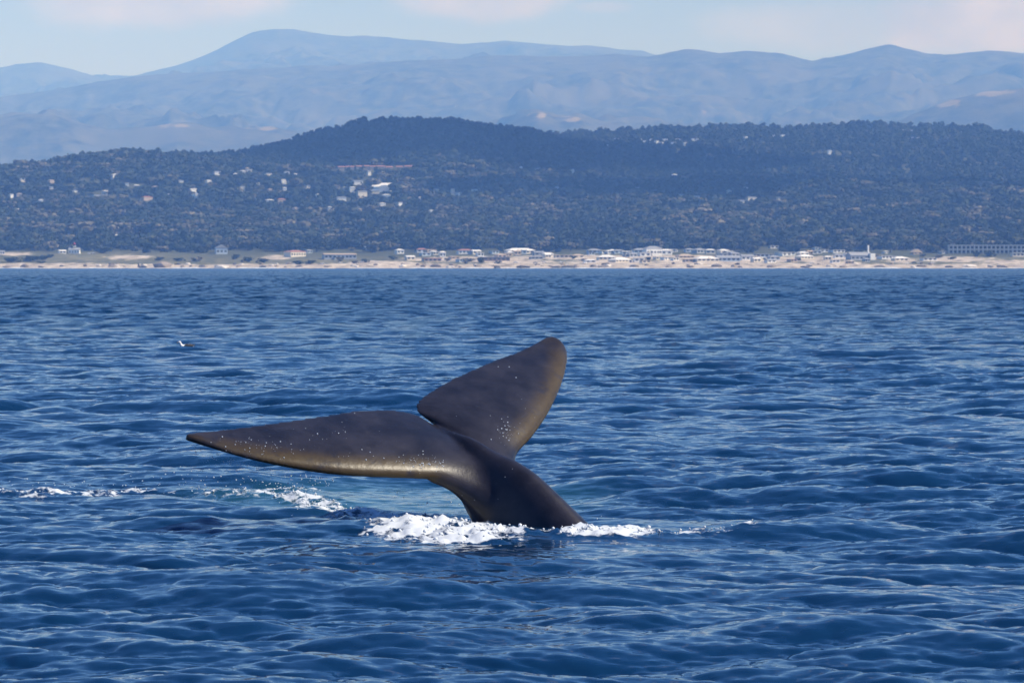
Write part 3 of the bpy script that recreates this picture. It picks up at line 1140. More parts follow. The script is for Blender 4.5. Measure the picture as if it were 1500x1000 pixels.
SHORE_GROUP = {}
SHORE = [  # x, y of the base, width, height, wall, roof, roof kind
    (91, 371, 10, 5, 'white', 'pale', 'gable'), (3, 372, 7, 5, 'white', 'greyroof', 'gable'), (452, 371, 8, 5, 'blue', 'greyroof', 'hip'), (540, 366, 12, 6, 'white', 'pale', 'gable'), (585, 372, 11, 7, 'white', 'pale', 'hip'),
    (637, 374, 8, 5, 'cream', 'pale', 'flat'), (648, 377, 9, 8, 'white', 'pale', 'hip'), (802, 375, 15, 5, 'white', 'pale', 'hip'), (825, 378, 26, 4, 'cream', 'tanroof', 'flat'), (846, 378, 17, 5, 'cream', 'tanroof', 'hip'), (870, 371, 20, 6, 'blue', 'greyroof', 'hip'),
    (888, 381, 26, 7, 'cream', 'pale', 'hip'), (905, 372, 15, 6, 'blue', 'greyroof', 'hip'), (908, 384, 30, 6, 'cream', 'pale', 'hip'), (937, 372, 20, 7, 'blue', 'greyroof', 'hip'), (975, 373, 17, 8, 'white', 'pale', 'hip'), (963, 380, 10, 4, 'cream', 'pale', 'flat'), (975, 381, 13, 4, 'white', 'pale', 'flat'), (988, 382, 9, 5, 'white', 'pale', 'flat'),
    (1003, 378, 24, 5, 'tan', 'tanroof', 'hip'), (1024, 371, 20, 7, 'grey', 'greyroof', 'hip'), (1040, 372, 14, 7, 'cream', 'pale', 'hip'), (1059, 373, 16, 8, 'cream', 'pale', 'hip'), (1034, 383, 34, 7, 'cream', 'pale', 'hip'), (1094, 381, 19, 8, 'white', 'greyroof', 'gable'), (1118, 377, 26, 5, 'blue', 'greyroof', 'flat'),
    (1150, 374, 26, 4, 'white', 'pale', 'flat'), (1178, 379, 24, 6, 'cream', 'pale', 'hip'), (1188, 372, 28, 4, 'white', 'pale', 'flat'), (1196, 366, 11, 4, 'blue', 'greyroof', 'hip'), (1128, 385, 15, 5, 'white', 'greyroof', 'gable'), (1206, 370, 14, 4, 'white', 'pale', 'flat'), (1226, 370, 20, 4, 'white', 'pale', 'flat'),
    (1212, 381, 10, 6, 'cream', 'pale', 'hip'), (1228, 379, 13, 7, 'white', 'greyroof', 'hip'), (1223, 385, 12, 4, 'white', 'pale', 'flat'), (1296, 372, 5, 4, 'white', 'pale', 'gable'), (1318, 382, 22, 6, 'cream', 'pale', 'hip'), (1360, 382, 22, 4, 'white', 'greyroof', 'flat'), (1298, 379, 24, 4, 'white', 'greyroof', 'flat'),
    (920, 376, 14, 5, 'grey', 'dark', 'hip'), (1010, 384, 18, 4, 'tan', 'tanroof', 'flat'), (1160, 384, 12, 4, 'tan', 'red', 'flat'), (1075, 376, 14, 5, 'grey', 'greyroof', 'gable'), (785, 380, 18, 4, 'grey', 'greyroof', 'hip'), (860, 383, 14, 4, 'tan', 'tanroof', 'hip'), (945, 385, 14, 4, 'cream', 'tanroof', 'flat'),
    (600, 378, 12, 4, 'grey', 'greyroof', 'hip'), (665, 380, 14, 4, 'tan', 'tanroof', 'hip'), (1245, 386, 10, 3, 'tan', 'tanroof', 'flat'), (1380, 372, 10, 4, 'grey', 'greyroof', 'hip'), (1490, 376, 18, 6, 'cream', 'pale', 'flat'),
]
for k in range(46):                # the crowd of smaller houses between them
    x_ = RNG.uniform(600, 1310)
    cw = ('white', 'cream', 'blue', 'grey', 'white', 'tan')[k % 6]
    SHORE.append((x_, RNG.uniform(369, 384.5), RNG.uniform(8, 17), RNG.uniform(4, 6.5), cw, {'white': 'pale', 'cream': 'pale', 'blue': 'greyroof', 'grey': 'greyroof', 'tan': 'tanroof'}[cw], ('hip', 'gable', 'flat', 'hip')[k % 4]))
WL = {'white': 'white', 'cream': 'cream', 'grey': 'grey', 'blue': 'blue-grey', 'tan': 'tan', 'brown': 'brown'}
RL_ = {'red': 'red', 'greyroof': 'grey', 'pale': 'pale', 'dark': 'dark', 'tanroof': 'tan'}
KL = {'flat': 'flat', 'hip': 'hipped', 'gable': 'gabled', 'front': 'gabled'}
for (x, y, wp, hp, wl, rf, rk) in SHORE:
    house(x, y, wp, hp, wl, rf, rk, '%s shore house with %s %s roof above the sandy coast' % (WL[wl], RL_[rf], KL[rk]),
          '%s shore houses with %s %s roofs' % (WL[wl], RL_[rf], KL[rk]), windows=max(2, int(wp / 6)), rise=0.8 if hp < 5 else None)

# houses with a look of their own
house(324, 373, 17, 13, 'blue', 'greyroof', 'front', 'tall pale blue gabled house with grey roof standing alone above the shore', windows=3, rise=4.2, rz=0.25)
house(432, 376, 28, 9, 'cream', 'red', 'hip', 'low villa with long red tiled roof and dark window bays on a sandy rise', windows=6, rise=1.8)
house(497, 379, 48, 8, 'grey', 'tanroof', 'gable', 'long grey single-storey villa beside the red tiled villa', windows=8, rise=1.6, wing=True)
house(617, 370, 14, 6, 'white', 'red', 'hip', 'small white house with red roof tucked at the edge of the wood', windows=2)
house(632, 383, 26, 5, 'tan', 'red', 'flat', 'low tan house with flat red roof close above the beach', windows=4)
house(681, 372, 22, 7, 'white', 'red', 'hip', 'white two-window house with red hipped roof against the dark wood', windows=4, rise=1.6)
house(724, 382, 42, 6, 'brown', 'dark', 'gable', 'long dark brown low house above the beach', windows=6, rise=1.2)
house(762, 371, 44, 7, 'cream', 'pale', 'hip', 'large cream mansion with wide pale hipped roof at the wood edge', windows=7, wing=True)
house(956, 375, 24, 13, 'white', 'greyroof', 'hip', 'tallest white two-storey house among the crowded shore houses', windows=5, wing=True)
house(1066, 383, 34, 8, 'blue', 'greyroof', 'gable', 'long blue-grey hall with wide gabled roof near the beach', windows=5, rise=3)
house(1133, 364, 14, 4, 'white', 'pale', 'flat', 'small bright white flat building partly sunk in the dark wood', windows=2, rise=.6)
hb = house(1258, 381, 34, 11, 'grey', 'greyroof', 'gable', 'broad grey gabled house with tall chimney and white end wall', windows=5, rise=4.0)
v, q = box_np(11, 12.4, -1, 1, 5.0, 17.0)
link('chimney', mesh_np('chimney', v, q, None, False), hm('white', WALLC['white']), hb)
v, q = box_np(9.5, 15.5, -10, -5.0, -2, 7.6)
link('end_wing', mesh_np('end_wing', v, q, None, False), hm('white', WALLC['white']), hb)
house(1342, 373, 15, 7, 'tan', 'tanroof', 'front', 'small tan house with steep gable between two white low buildings', windows=2, rise=4)

# long hotel at the wood edge: two storeys of bays between white posts
ph = land.hit(1446, 372)
sc = ph[1] / F
ho = thing('hotel', (ph[0], ph[1], ph[2]), 'long pale hotel with two rows of bays between white posts', 'hotel')
W = 112 * sc
v, q, tr = join_parts([box_np(-W / 2, W / 2, 0, 12, -3, 9.5)])
link('wall', mesh_np('hotel_wall', v, q, None, False), hm('tan', WALLC['tan']), ho)
for z in (4.6, 9.5):
    v, q = box_np(-W / 2 - .5, W / 2 + .5, -2.2, 12.5 if z > 5 else -0.003, z, z + .8)
    link('roof' if z > 5 else 'balcony', mesh_np('hotel_slab', v, q, None, False), hm('pale', ROOFC['pale']), ho)
for k in range(19):
    xx = -W / 2 + W * k / 18
    v, q = box_np(xx - .3, xx + .3, -2.0, -1.4, -3, 9.49)
    link('post', mesh_np('hotel_post', v, q, None, False), hm('white', WALLC['white']), ho)
    if k < 18:
        for z in (1.0, 6.0):
            v, q = box_np(xx + 1.2, xx + W / 18 - 1.2, -.08, .06, z, z + 2.6)
            link('window', mesh_np('hotel_window', v, q, None, False), m_pane, ho)
HOUSES.append((ph[0], ph[1], W / 2, ph[2]))

# lighthouse: white dwelling with a short round tower rising through the roof
pl = land.hit(109, 372)
lh = thing('lighthouse', (pl[0], pl[1], pl[2] - .2), 'white lighthouse keeper\'s house with short tower and red lantern on the grassy point', 'lighthouse')
sc = pl[1] / F
W = 16 * sc
v, q = box_np(-W / 2, W / 2, -4.5, 4.5, -2, 4.6)
link('wall', mesh_np('lighthouse_wall', v, q, None, False), hm('white', WALLC['white']), lh)
v, q = roof_np(-W / 2, W / 2, -4.5, 4.5, 4.603, 2.6, 'gable', .4)
v, q, tr = join_parts([(v, q)])
link('roof', mesh_np('lighthouse_roof', v, q, tr, False), hm('greyroof', ROOFC['greyroof']), lh)


def lathe(prof, seg=18):
    a = np.linspace(0, 2 * np.pi, seg, endpoint=False)
    return closed_rings(np.array([np.stack([r_ * np.cos(a), r_ * np.sin(a), np.full(seg, z)], 1) for r_, z in prof]))


v, q, tr = lathe([(1.9, 3.5), (1.75, 8.6), (2.3, 8.7), (2.3, 9.1), (1.5, 9.15)])
tw = link('tower', mesh_np('lighthouse_tower', v, q, tr), hm('white', WALLC['white']), lh)
v, q, tr = lathe([(1.3, 9.15), (1.3, 11.0)])
link('lantern', mesh_np('lantern', v, q, tr), m_pane, tw)
v, q, tr = lathe([(1.7, 11.0), (1.4, 11.9), (.5, 12.7), (.25, 13.6), (.05, 14.0)])
link('dome', mesh_np('dome', v, q, tr), flat_mat('lantern_red', (0.38, 0.04, 0.04), .5, .05), tw)
for k in range(4):
    xx = -W / 2 + W * (k + .5) / 4
    v, q = box_np(xx - .6, xx + .6, -4.58, -4.45, 1.4, 3.2)
    link('window', mesh_np('lighthouse_window', v, q, None, False), m_pane, lh)
HOUSES.append((pl[0], pl[1], W / 2 + 10, pl[2]))

# houses up in the woods
HILL = [(102, 349, 8, 4), (170, 350, 9, 4), (203, 346, 5, 3), (208, 350, 8, 4), (168, 264, 9, 7), (200, 279, 8, 5), (228, 281, 10, 6), (283, 284, 13, 4), (289, 292, 15, 5), (75, 272, 8, 6), (33, 270, 7, 6), (320, 258, 14, 4), (362, 253, 5, 5),
        (393, 260, 9, 4), (345, 260, 6, 4), (395, 299, 12, 4), (524, 275, 14, 7), (517, 286, 10, 9), (530, 291, 14, 9), (549, 288, 12, 6), (566, 293, 12, 6), (500, 298, 13, 7), (494, 279, 7, 5), (505, 284, 5, 6), (483, 309, 5, 4), (490, 312, 6, 4), (527, 313, 3, 5), (616, 297, 5, 6), (594, 288, 4, 5),
        (632, 316, 6, 5), (653, 300, 5, 4), (695, 283, 8, 4), (748, 292, 7, 3), (788, 252, 7, 3), (762, 251, 4, 4), (838, 255, 4, 4), (816, 282, 5, 5), (936, 281, 10, 4), (988, 264, 6, 5), (1009, 262, 4, 4), (996, 291, 8, 4), (1085, 301, 10, 5), (1068, 285, 6, 5), (1090, 280, 9, 3), (1100, 296, 14, 5), (1020, 293, 8, 4), (1142, 297, 7, 5), (963, 250, 4, 3),
        (430, 288, 8, 4), (450, 281, 7, 5), (467, 291, 7, 4), (110, 285, 6, 4), (250, 290, 8, 4), (140, 275, 6, 5), (60, 300, 6, 4), (380, 275, 7, 4), (415, 270, 7, 5), (305, 270, 7, 4), (265, 270, 6, 4), (560, 305, 8, 4), (585, 303, 7, 4), (680, 305, 7, 4), (720, 300, 6, 4)]
for k in range(34):
    HILL.append((int(RNG.uniform(5, 700)), int(RNG.uniform(256, 318)), RNG.uniform(4, 8), RNG.uniform(3.5, 5.5)))
for (x, y, wp, hp) in HILL:
    st = [('white', 'pale', 'hip'), ('cream', 'greyroof', 'gable'), ('tan', 'tanroof', 'hip'), ('white', 'greyroof', 'gable'), ('grey', 'pale', 'hip')][(x * 7 + y) % 5]
    house(x, y, wp, hp, *st, '%s house with %s %s roof half hidden in the hillside trees' % (st[0], RL_[st[1]], KL[st[2]]), '%s hillside houses with %s roofs' % (st[0], RL_[st[1]]), rise=1.2, lift=2.2)
for (x, y, wp) in [(215, 297, 15), (412, 300, 11)]:
    house(x, y, wp, 5, 'tan', 'red', 'hip', 'tan house with red hipped roof half hidden in the hillside trees', 'red-roofed hillside houses', rise=1.4, lift=3.0)
house(146, 291, 26, 4, 'grey', 'greyroof', 'flat', 'long flat grey building in the trees below the left ridge', rise=.5, cat='building')
for (x, wp) in [(500, 8), (509, 4), (516, 4), (526, 7), (537, 6), (547, 10), (558, 10), (570, 9), (585, 8), (600, 14)]:
    house(x, 250, wp + 1, 2.8, 'tan', 'red', 'gable', 'red-roofed terrace house in the row across the central hill', 'red-roofed row on the hill', name='terrace_house', rise=1.6, rz=0.1, lift=3.0)
# assembly hall: pale sloping roof over a bright vaulted front
pa = land.hit(559, 283)
sc = pa[1] / F
hall = thing('hall', (pa[0], pa[1], pa[2] + 1.5), 'large bright white hall with pale sloping roof on the wooded hillside', 'hall')
W = 28 * sc
v, q = box_np(-W / 2, W / 2, 0, 18, -3, 6.5)
link('wall', mesh_np('hall_wall', v, q, None, False), hm('white', WALLC['white']), hall)
v, q = roof_np(-W / 2, W / 2, 0, 18, 6.503, 6.0, 'gable', .6)
v, q, tr = join_parts([(v, q)])
link('roof', mesh_np('hall_roof', v, q, tr, False), hm('pale', ROOFC['pale']), hall)
rg = []
for k in range(13):
    an = math.pi * k / 12
    rg.append((W * .17 + W * .30 * math.cos(an), 5.5 + 3.6 * math.sin(an)))
v = np.array([(x, yv, z) for yv in (-5.0, -0.7) for x, z in rg] + [(W * .47, yv, -3) for yv in (-5.0, -0.7)] + [(-W * .13, yv, -3) for yv in (-5.0, -0.7)])
q = [(k, k + 1, k + 14, k + 13) for k in range(12)]
bmv = bmesh.new()
V0 = [bmv.verts.new(c) for c in v]
for f in q:
    bmv.faces.new([V0[i] for i in f])
bmv.faces.new([V0[i] for i in range(13)] + [V0[28], V0[26]])
bmv.faces.new([V0[0], V0[26], V0[27], V0[13]])
bmv.faces.new([V0[12], V0[28], V0[29], V0[25]])
bmesh.ops.recalc_face_normals(bmv, faces=bmv.faces)
me = bpy.data.meshes.new('hall_vault')
bmv.to_mesh(me)
bmv.free()
link('vault', me, hm('white', WALLC['white']), hall)
HOUSES.append((pa[0], pa[1], W / 2 + 3, pa[2]))
# villas along the far right-hand ridge
RIDGE = [(903, 210, 4, 3), (910, 210, 4, 3), (891, 215, 6, 2.5), (892, 221, 3, 5)] + [(937 + 6.2 * k, 210 + (k % 3) * 2.6, 4 + (k * 5) % 4, 2.6) for k in range(12)] + [(1015, 211, 3, 4), (1021, 211, 3, 4), (1025, 215, 5, 2.4), (1092, 207, 3, 3), (1115, 207, 4, 3), (1134, 206, 3, 4), (1146, 206, 5, 4), (1322, 198, 5, 4)] + [(1332 + 5.4 * k, 197 + k * .3, 4, 2.6) for k in range(6)] + [(1338, 208, 4, 2.5), (1346, 208, 4, 2.5), (1215, 227, 4, 2.6)]
for (x, y, wp, hp) in RIDGE:
    house(x, y, wp + .8, hp + .6, 'white', 'greyroof', 'hip', 'tiny white villa in the trees along the long right-hand ridge', 'villas on the right-hand ridge', name='villa', rise=1.0, lift=4.5)

# ------------------------------------------------------------------ parked cars on the coast road
CARC = {'white': (0.75, 0.75, 0.75), 'dark': (0.05, 0.055, 0.06), 'silver': (0.45, 0.46, 0.48)}
m_tyre = flat_mat('tyre', (0.02, 0.02, 0.02), .8, .1)


def car(x, y, colour):
    p = land.hit(x, y)
    o = thing('parked_car', (p[0], p[1], p[2] - .1), '%s car parked on the coast road above the beach' % colour, 'car', '%s cars parked along the coast road' % colour, rz=random.uniform(-.15, .15))
    pr = [(-2.2, .45), (-2.2, .95), (-1.5, 1.05), (-0.9, 1.55), (.7, 1.58), (1.4, 1.02), (2.2, .9), (2.25, .45)]
    v = np.array([(a, s_ * (.88 if b2 < 1.2 else .7), b2) for s_ in (-1, 1) for a, b2 in pr])
    bmv = bmesh.new()
    V0 = [bmv.verts.new(c) for c in v]
    n_ = len(pr)
    for k in range(n_):
        bmv.faces.new([V0[k], V0[(k + 1) % n_], V0[n_ + (k + 1) % n_], V0[n_ + k]])
    bmv.faces.new(V0[:n_])
    bmv.faces.new(V0[n_:][::-1])
    bmesh.ops.recalc_face_normals(bmv, faces=bmv.faces)
    me_ = bpy.data.meshes.new('car_body')
    bmv.to_mesh(me_)
    bmv.free()
    if 'car_' + colour not in MATS:
        MATS['car_' + colour] = flat_mat('car_' + colour, CARC[colour], .25, .03)
    link('body', me_, MATS['car_' + colour], o)
    v, q = box_np(-.8, .65, -.80, .80, 1.12, 1.45)
    link('window', mesh_np('car_window', v, q, None, False), m_pane, o)
    for wx in (-1.4, 1.4):
        for wy in (-.85, .85):
            a = np.linspace(0, 2 * np.pi, 10, endpoint=False)
            R = np.array([np.stack([wx + r_ * np.cos(a), np.full(10, wy + d_), .35 + r_ * np.sin(a)], 1) for r_, d_ in ((.34, -.1), (.34, .1))])
            v, q, tr = closed_rings(R)
            link('wheel', mesh_np('car_wheel', v, q, tr), m_tyre, o)
    o.scale = (1.15,) * 3


for x, y, c_ in [(437, 387, 'white'), (472, 387, 'white'), (499, 386, 'white'), (530, 386, 'silver'), (1330, 387, 'white'), (1347, 387, 'white'), (1366, 387, 'white'), (1339, 386, 'dark'), (131, 373, 'white'), (136, 373, 'silver'), (727, 386, 'white'), (755, 386, 'white'), (784, 386, 'silver'), (797, 385, 'white'), (822, 385, 'white'), (1020, 388, 'dark'), (1190, 387, 'white')]:
    car(x, y, c_)

# ------------------------------------------------------------------ shrubs, rocks
for (x, y, wp, hp) in [(18, 384, 34, 8), (45, 383, 30, 9), (63, 381, 22, 8), (74, 378, 12, 6), (233, 382, 16, 6), (262, 382, 22, 5), (288, 383, 24, 7), (345, 380, 14, 8), (362, 384, 20, 8), (384, 385, 20, 7), (437, 388, 20, 6), (455, 387, 18, 6), (498, 384, 15, 7), (520, 386, 14, 5), (535, 385, 14, 6), (686, 384, 22, 6), (704, 385, 14, 8), (730, 386, 12, 4), (1430, 376, 16, 8), (1450, 376, 22, 9), (1395, 380, 14, 4), (1375, 378, 14, 5), (840, 380, 10, 5), (950, 381, 10, 5), (1082, 374, 8, 7), (1170, 382, 9, 4), (1285, 377, 10, 5), (1352, 376, 10, 5), (60, 386, 20, 4), (575, 380, 14, 6), (655, 383, 10, 5)]:
    p = land.hit(x, y)
    sc = p[1] / F
    o = thing('shrub', (p[0], p[1], p[2] - .2), 'dark rounded shrub on the open ground between the beach and the wood', 'shrub', 'shrubs along the shore', rz=random.uniform(0, 6))
    hgt = hp * sc * 1.15
    o.scale = (wp * sc * .9, wp * sc * .9, hgt)
    link('crown', CROWNS[5 if x % 2 else 6], None, o)
    link('stem', TRUNKS[5], None, o)

m_rock = flat_mat('shore_rock', (0.24, 0.20, 0.165), .9, .45, .15)
m_rockd = flat_mat('shore_rock_dark', (0.075, 0.07, 0.07), .9, .3, .2)
m_rockp = flat_mat('shore_rock_pale', (0.58, 0.53, 0.47), .9, .2, .2)
ROCKM = []
for k in range(5):
    bmv = bmesh.new()
    bmesh.ops.create_icosphere(bmv, subdivisions=2, radius=1.0)
    rg = np.random.default_rng(90 + k)
    off = rg.uniform(0, 50, 3)
    for v in bmv.verts:
        d_ = 1 + .32 * float(fbm(np.array([v.co.x * 1.3 + off[0]]), np.array([v.co.y * 1.3 + v.co.z + off[1]]), 3)[0]) + rg.normal(0, .05)
        v.co = v.co * d_
    me_ = bpy.data.meshes.new('rock')
    bmv.to_mesh(me_)
    bmv.free()
    ROCKM.append(me_)
RK = [(60, 392, 8, 2.5, 'dark'), (90, 391.5, 6, 3, 'dark'), (210, 392.5, 12, 4, 'dark'), (237, 391, 30, 9, 'grey'), (203, 391, 3, 7, 'dark'), (325, 393, 22, 5, 'pale'), (275, 389, 8, 4, 'pale'), (37, 391, 12, 6, 'grey'), (125, 391, 7, 5, 'grey'), (728, 393, 10, 4, 'dark'), (768, 392.5, 20, 4, 'dark'), (832, 393, 22, 5, 'dark'), (815, 392.5, 14, 3, 'dark'),
      (1050, 391, 18, 5, 'grey'), (1075, 391, 10, 4, 'grey'), (1180, 392.5, 14, 3, 'dark'), (1235, 392, 12, 3.5, 'grey'), (640, 391, 16, 5, 'grey'), (620, 391, 10, 4, 'grey'), (590, 391, 12, 4, 'pale'), (660, 392, 12, 3, 'pale'), (1130, 391, 14, 4, 'grey'), (1290, 391.5, 16, 3, 'grey'), (1350, 391, 20, 3.5, 'grey'), (1420, 391, 22, 4, 'pale'), (1470, 391.5, 18, 4, 'grey'), (1390, 392, 12, 3, 'dark'),
      (930, 391, 14, 4, 'grey'), (890, 391.5, 12, 3.5, 'pale'), (980, 391.5, 12, 3, 'grey'), (520, 391, 12, 3.5, 'pale'), (480, 391.5, 12, 3, 'grey'), (440, 391.5, 12, 3, 'grey'), (385, 392, 12, 3, 'dark'), (350, 391, 10, 3, 'grey'), (300, 392, 10, 3, 'grey'), (165, 391.5, 14, 4, 'grey'), (145, 391, 8, 4, 'pale'), (10, 391.5, 14, 3, 'grey'), (700, 391, 12, 4, 'grey'), (1215, 391, 9, 3, 'pale'), (1010, 392, 9, 3, 'dark')]
for i in range(70):
    RK.append((RNG.uniform(0, 1500), RNG.uniform(386.5, 392.5), RNG.uniform(4, 10), RNG.uniform(1.6, 3.2), ('grey', 'pale', 'grey', 'dark')[i % 4]))
for i, (x, y, wp, hp, cl) in enumerate(RK):
    p = land.hit(x, y)
    sc = p[1] / F
    me_ = ROCKM[i % 5].copy()
    o = link('rock', me_, {'grey': m_rock, 'dark': m_rockd, 'pale': m_rockp}[cl])
    o.location = (p[0], p[1], max(p[2], 0) + hp * sc * .15)
    o.scale = (wp * sc * .5, wp * sc * .4, hp * sc * .7)
    o.rotation_euler = (0, 0, random.uniform(-.4, .4))
    big = 'large' if wp > 11 else ('flat' if hp / wp < .36 else 'small')
    o['label'] = big + ' ' + {'grey': 'brownish grey boulder on the beach along the waterline', 'dark': 'dark wet boulder at the water\'s edge along the coast', 'pale': 'pale sunlit boulder on the beach along the waterline'}[cl]
    o['category'] = 'rock'
    o['group'] = big + ' ' + cl + ' boulders along the shore'

# surf breaking on the beach
xs = np.arange(0, 1500, 3.0)
V, Q = [], []
for k, x in enumerate(xs):
    p = at_height(x, 393.9, 0.0)
    cut = fbm(np.array([x / 40.]), np.array([2.2]), 4)[0]
    r = ray(x, 393.9)
    hh = 0.15 + 0.9 * max(0, cut + .25)
    for (dy, dz) in ((-14, 0.05), (-7, hh), (10, hh * .7), (24, 0.3)):
        yv = 3806 + dy + 5 * cut
        V.append((r[0] * yv, yv, dz + .1))
    if k:
        for j in range(3):
            a_ = (k - 1) * 4 + j
            Q.append((a_, a_ + 4, a_ + 5, a_ + 1))
link('surf', mesh_np('surf', V, Q), m_foam, kind='stuff', label='thin white line of surf along the beach', category='surf')

# ------------------------------------------------------------------ trees one can tell apart: the skylines and the edge of the wood
HX = np.array([h[0] for h in HOUSES])
HY = np.array([h[1] for h in HOUSES])
HW = np.array([h[2] for h in HOUSES])


def clear_of_houses(x, y, rad):
    dx, dy = np.abs(HX - x), HY - y
    return not np.any((dx < HW + rad) & (dy > -9 - rad) & (dy < 75))


def crest_at(x, dlo, dhi):
    k = (land.d >= dlo) & (land.d <= dhi)
    ys = land.d[k]
    xs_ = (x - 750) / F * ys
    h = land.height(xs_, ys)
    i = np.argmax((h - CAMZ) / ys)
    return xs_[i], ys[i], h[i]


def vis_crest(x0, x1, step, dlo, dhi, label, group, hts, variants, pines=True):
    x = x0
    while x < x1:
        cx, cy, cz = crest_at(x, dlo, dhi)
        cy2 = cy - random.uniform(-12, 22)
        cx2 = (x - 750) / F * cy2
        if clear_of_houses(cx2, cy2, 4):
            vr = random.choice(variants)
            hgt = random.uniform(*hts)
            f_ = (hgt - hts[0]) / (hts[1] - hts[0])
            sz = 'low' if f_ < .33 else ('tall' if f_ > .7 else 'middling')
            kd = 'pine' if vr < 3 else 'cypress'
            tree(kd + '_tree', (cx2, cy2, float(land.height(cx2, cy2)) - .6), hgt, vr, '%s dark %s %s' % (sz, kd, label), '%s %s trees %s' % (sz, kd, group), wide=random.uniform(1.0, 1.5))
        x += step * random.uniform(.6, 1.4)


vis_crest(-5, 335, 6.5, 5400, 5750, 'on the skyline of the lower left-hand ridge', 'on the left-hand ridge', (9, 18), [0, 1, 3, 4])
vis_crest(335, 815, 6.0, 5900, 6300, 'on the skyline of the dome-shaped central hill', 'on the central hill', (10, 16), [0, 1, 2])
vis_crest(815, 1505, 7.5, 6700, 7300, 'on the skyline of the long right-hand ridge', 'on the right-hand ridge', (10, 22), [0, 1, 2, 2])
for i in range(75):
    x = 1500 * (i + random.uniform(.1, .9)) / 75
    y = random.uniform(4300, 4440)
    cx = (x - 750) / F * y
    if clear_of_houses(cx, y, 8):
        hgt = random.uniform(10, 19)
        kd = 'cypress' if i % 3 else 'oak'
        sz = 'small' if hgt < 13 else ('big' if hgt > 16 else 'middling')
        tree(kd + '_tree', (cx, y, float(land.height(cx, y)) - .5), hgt, random.choice([3, 4] if kd == 'cypress' else [5, 6]), '%s %s %s at the seaward edge of the wood behind the shore houses' % (sz, 'flat-topped' if kd == 'cypress' else 'rounded', kd), '%s %s trees at the edge of the wood' % (sz, kd), wide=random.uniform(1.2, 1.7))

# ------------------------------------------------------------------ the wood itself: one mass of trees
proto = bpy.data.collections.new('wood_prototypes')
for i in range(len(CROWNS)):
    j_v = []
    o = bpy.data.objects.new('wood_tree_%d' % i, CROWNS[i])
    proto.objects.link(o)
NF = 20000
yy = 4215 + (7200 - 4215) * RNG.random(NF * 2) ** 0.95
xx = (RNG.uniform(-120, 1620, NF * 2) - 750) / F * yy
pu = xx / yy * F + 750
zz = land.height(xx, yy)
keep = np.ones(len(xx), bool)
# behind the hill crests nothing shows
keep &= ~((pu < 800) & (yy > 6350))
keep &= ~((pu < 300) & (yy > 5950))
edge_n = fbm(xx / 70, yy / 70, 4)
keep &= ~((yy < 4420) & (edge_n < 0.05 + 0.9 * (4420 - yy) / 200))          # ragged seaward edge
gap = fbm(xx / 90, yy / 90, 3)
resid = ((pu < 720) & (yy < 5500) & (yy > 4850))
keep &= ~((gap > 0.5) & resid)
xx, yy, zz, pu = xx[keep][:NF], yy[keep][:NF], zz[keep][:NF], pu[keep][:NF]
kn = fbm(xx / 220 + 9, yy / 220, 3) + RNG.normal(0, .35, len(xx))
hill_pine = (yy > 5650)
var = np.where(hill_pine | (kn > .25), RNG.integers(0, 3, len(xx)), RNG.integers(3, 7, len(xx)))
hts = np.where(var < 3, RNG.uniform(9, 18, len(xx)), RNG.uniform(9, 19, len(xx))) * (1 + .3 * fbm(xx / 150, yy / 150, 2))
hts *= np.where(yy < 4420, 0.7, 1.0)
wid = np.where(var < 3, RNG.uniform(1.0, 1.5, len(xx)), RNG.uniform(1.3, 1.95, len(xx)))
keep = np.ones(len(xx), bool)
for i, hq in enumerate(HOUSES):                   # in front of a house only trees low enough to see it over
    dy = hq[1] - yy
    m_ = (np.abs(xx - hq[0]) < hq[2] + 5) & (dy > -10) & (dy < 260)
    allow = (hq[3] + 1.0 - zz)
    keep &= ~(m_ & ((dy < 14) | (allow < 3.0)))
    hts = np.where(m_ & (hts > allow) & (allow > 2.9), np.maximum(allow, 2.9), hts)
xx, yy, zz, pu, var, hts, wid = [q_[keep] for q_ in (xx, yy, zz, pu, var, hts, wid)]
me = bpy.data.meshes.new('wood')
me.vertices.add(len(xx))
me.vertices.foreach_set('co', np.stack([xx, yy, zz - .5], -1).astype(np.float32).ravel())
me.update()
a = me.attributes.new('variant', 'INT', 'POINT')
a.data.foreach_set('value', var.astype(np.int32))
a = me.attributes.new('size', 'FLOAT_VECTOR', 'POINT')
a.data.foreach_set('vector', np.stack([hts * wid, hts * wid, hts], -1).astype(np.float32).ravel())
a = me.attributes.new('turn', 'FLOAT_VECTOR', 'POINT')
tv = np.zeros((len(xx), 3), np.float32)
tv[:, 2] = RNG.uniform(0, 6.28, len(xx))
a.data.foreach_set('vector', tv.ravel())
wood = link('wood', me, None, kind='stuff', label='dark mixed wood covering the coastal hills', category='wood')
ng = bpy.data.node_groups.new('wood', 'GeometryNodeTree')
ng.interface.new_socket('Geometry', in_out='INPUT', socket_type='NodeSocketGeometry')
ng.interface.new_socket('Geometry', in_out='OUTPUT', socket_type='NodeSocketGeometry')
gi, go = ng.nodes.new('NodeGroupInput'), ng.nodes.new('NodeGroupOutput')
ci = ng.nodes.new('GeometryNodeCollectionInfo')
ci.inputs['Collection'].default_value = proto
ci.inputs['Separate Children'].default_value = True
ci.inputs['Reset Children'].default_value = True
ip = ng.nodes.new('GeometryNodeInstanceOnPoints')
ip.inputs['Pick Instance'].default_value = True


def named(dt, nm):
    x = ng.nodes.new('GeometryNodeInputNamedAttribute')
    x.data_type = dt
    x.inputs['Name'].default_value = nm
    return x.outputs['Attribute']


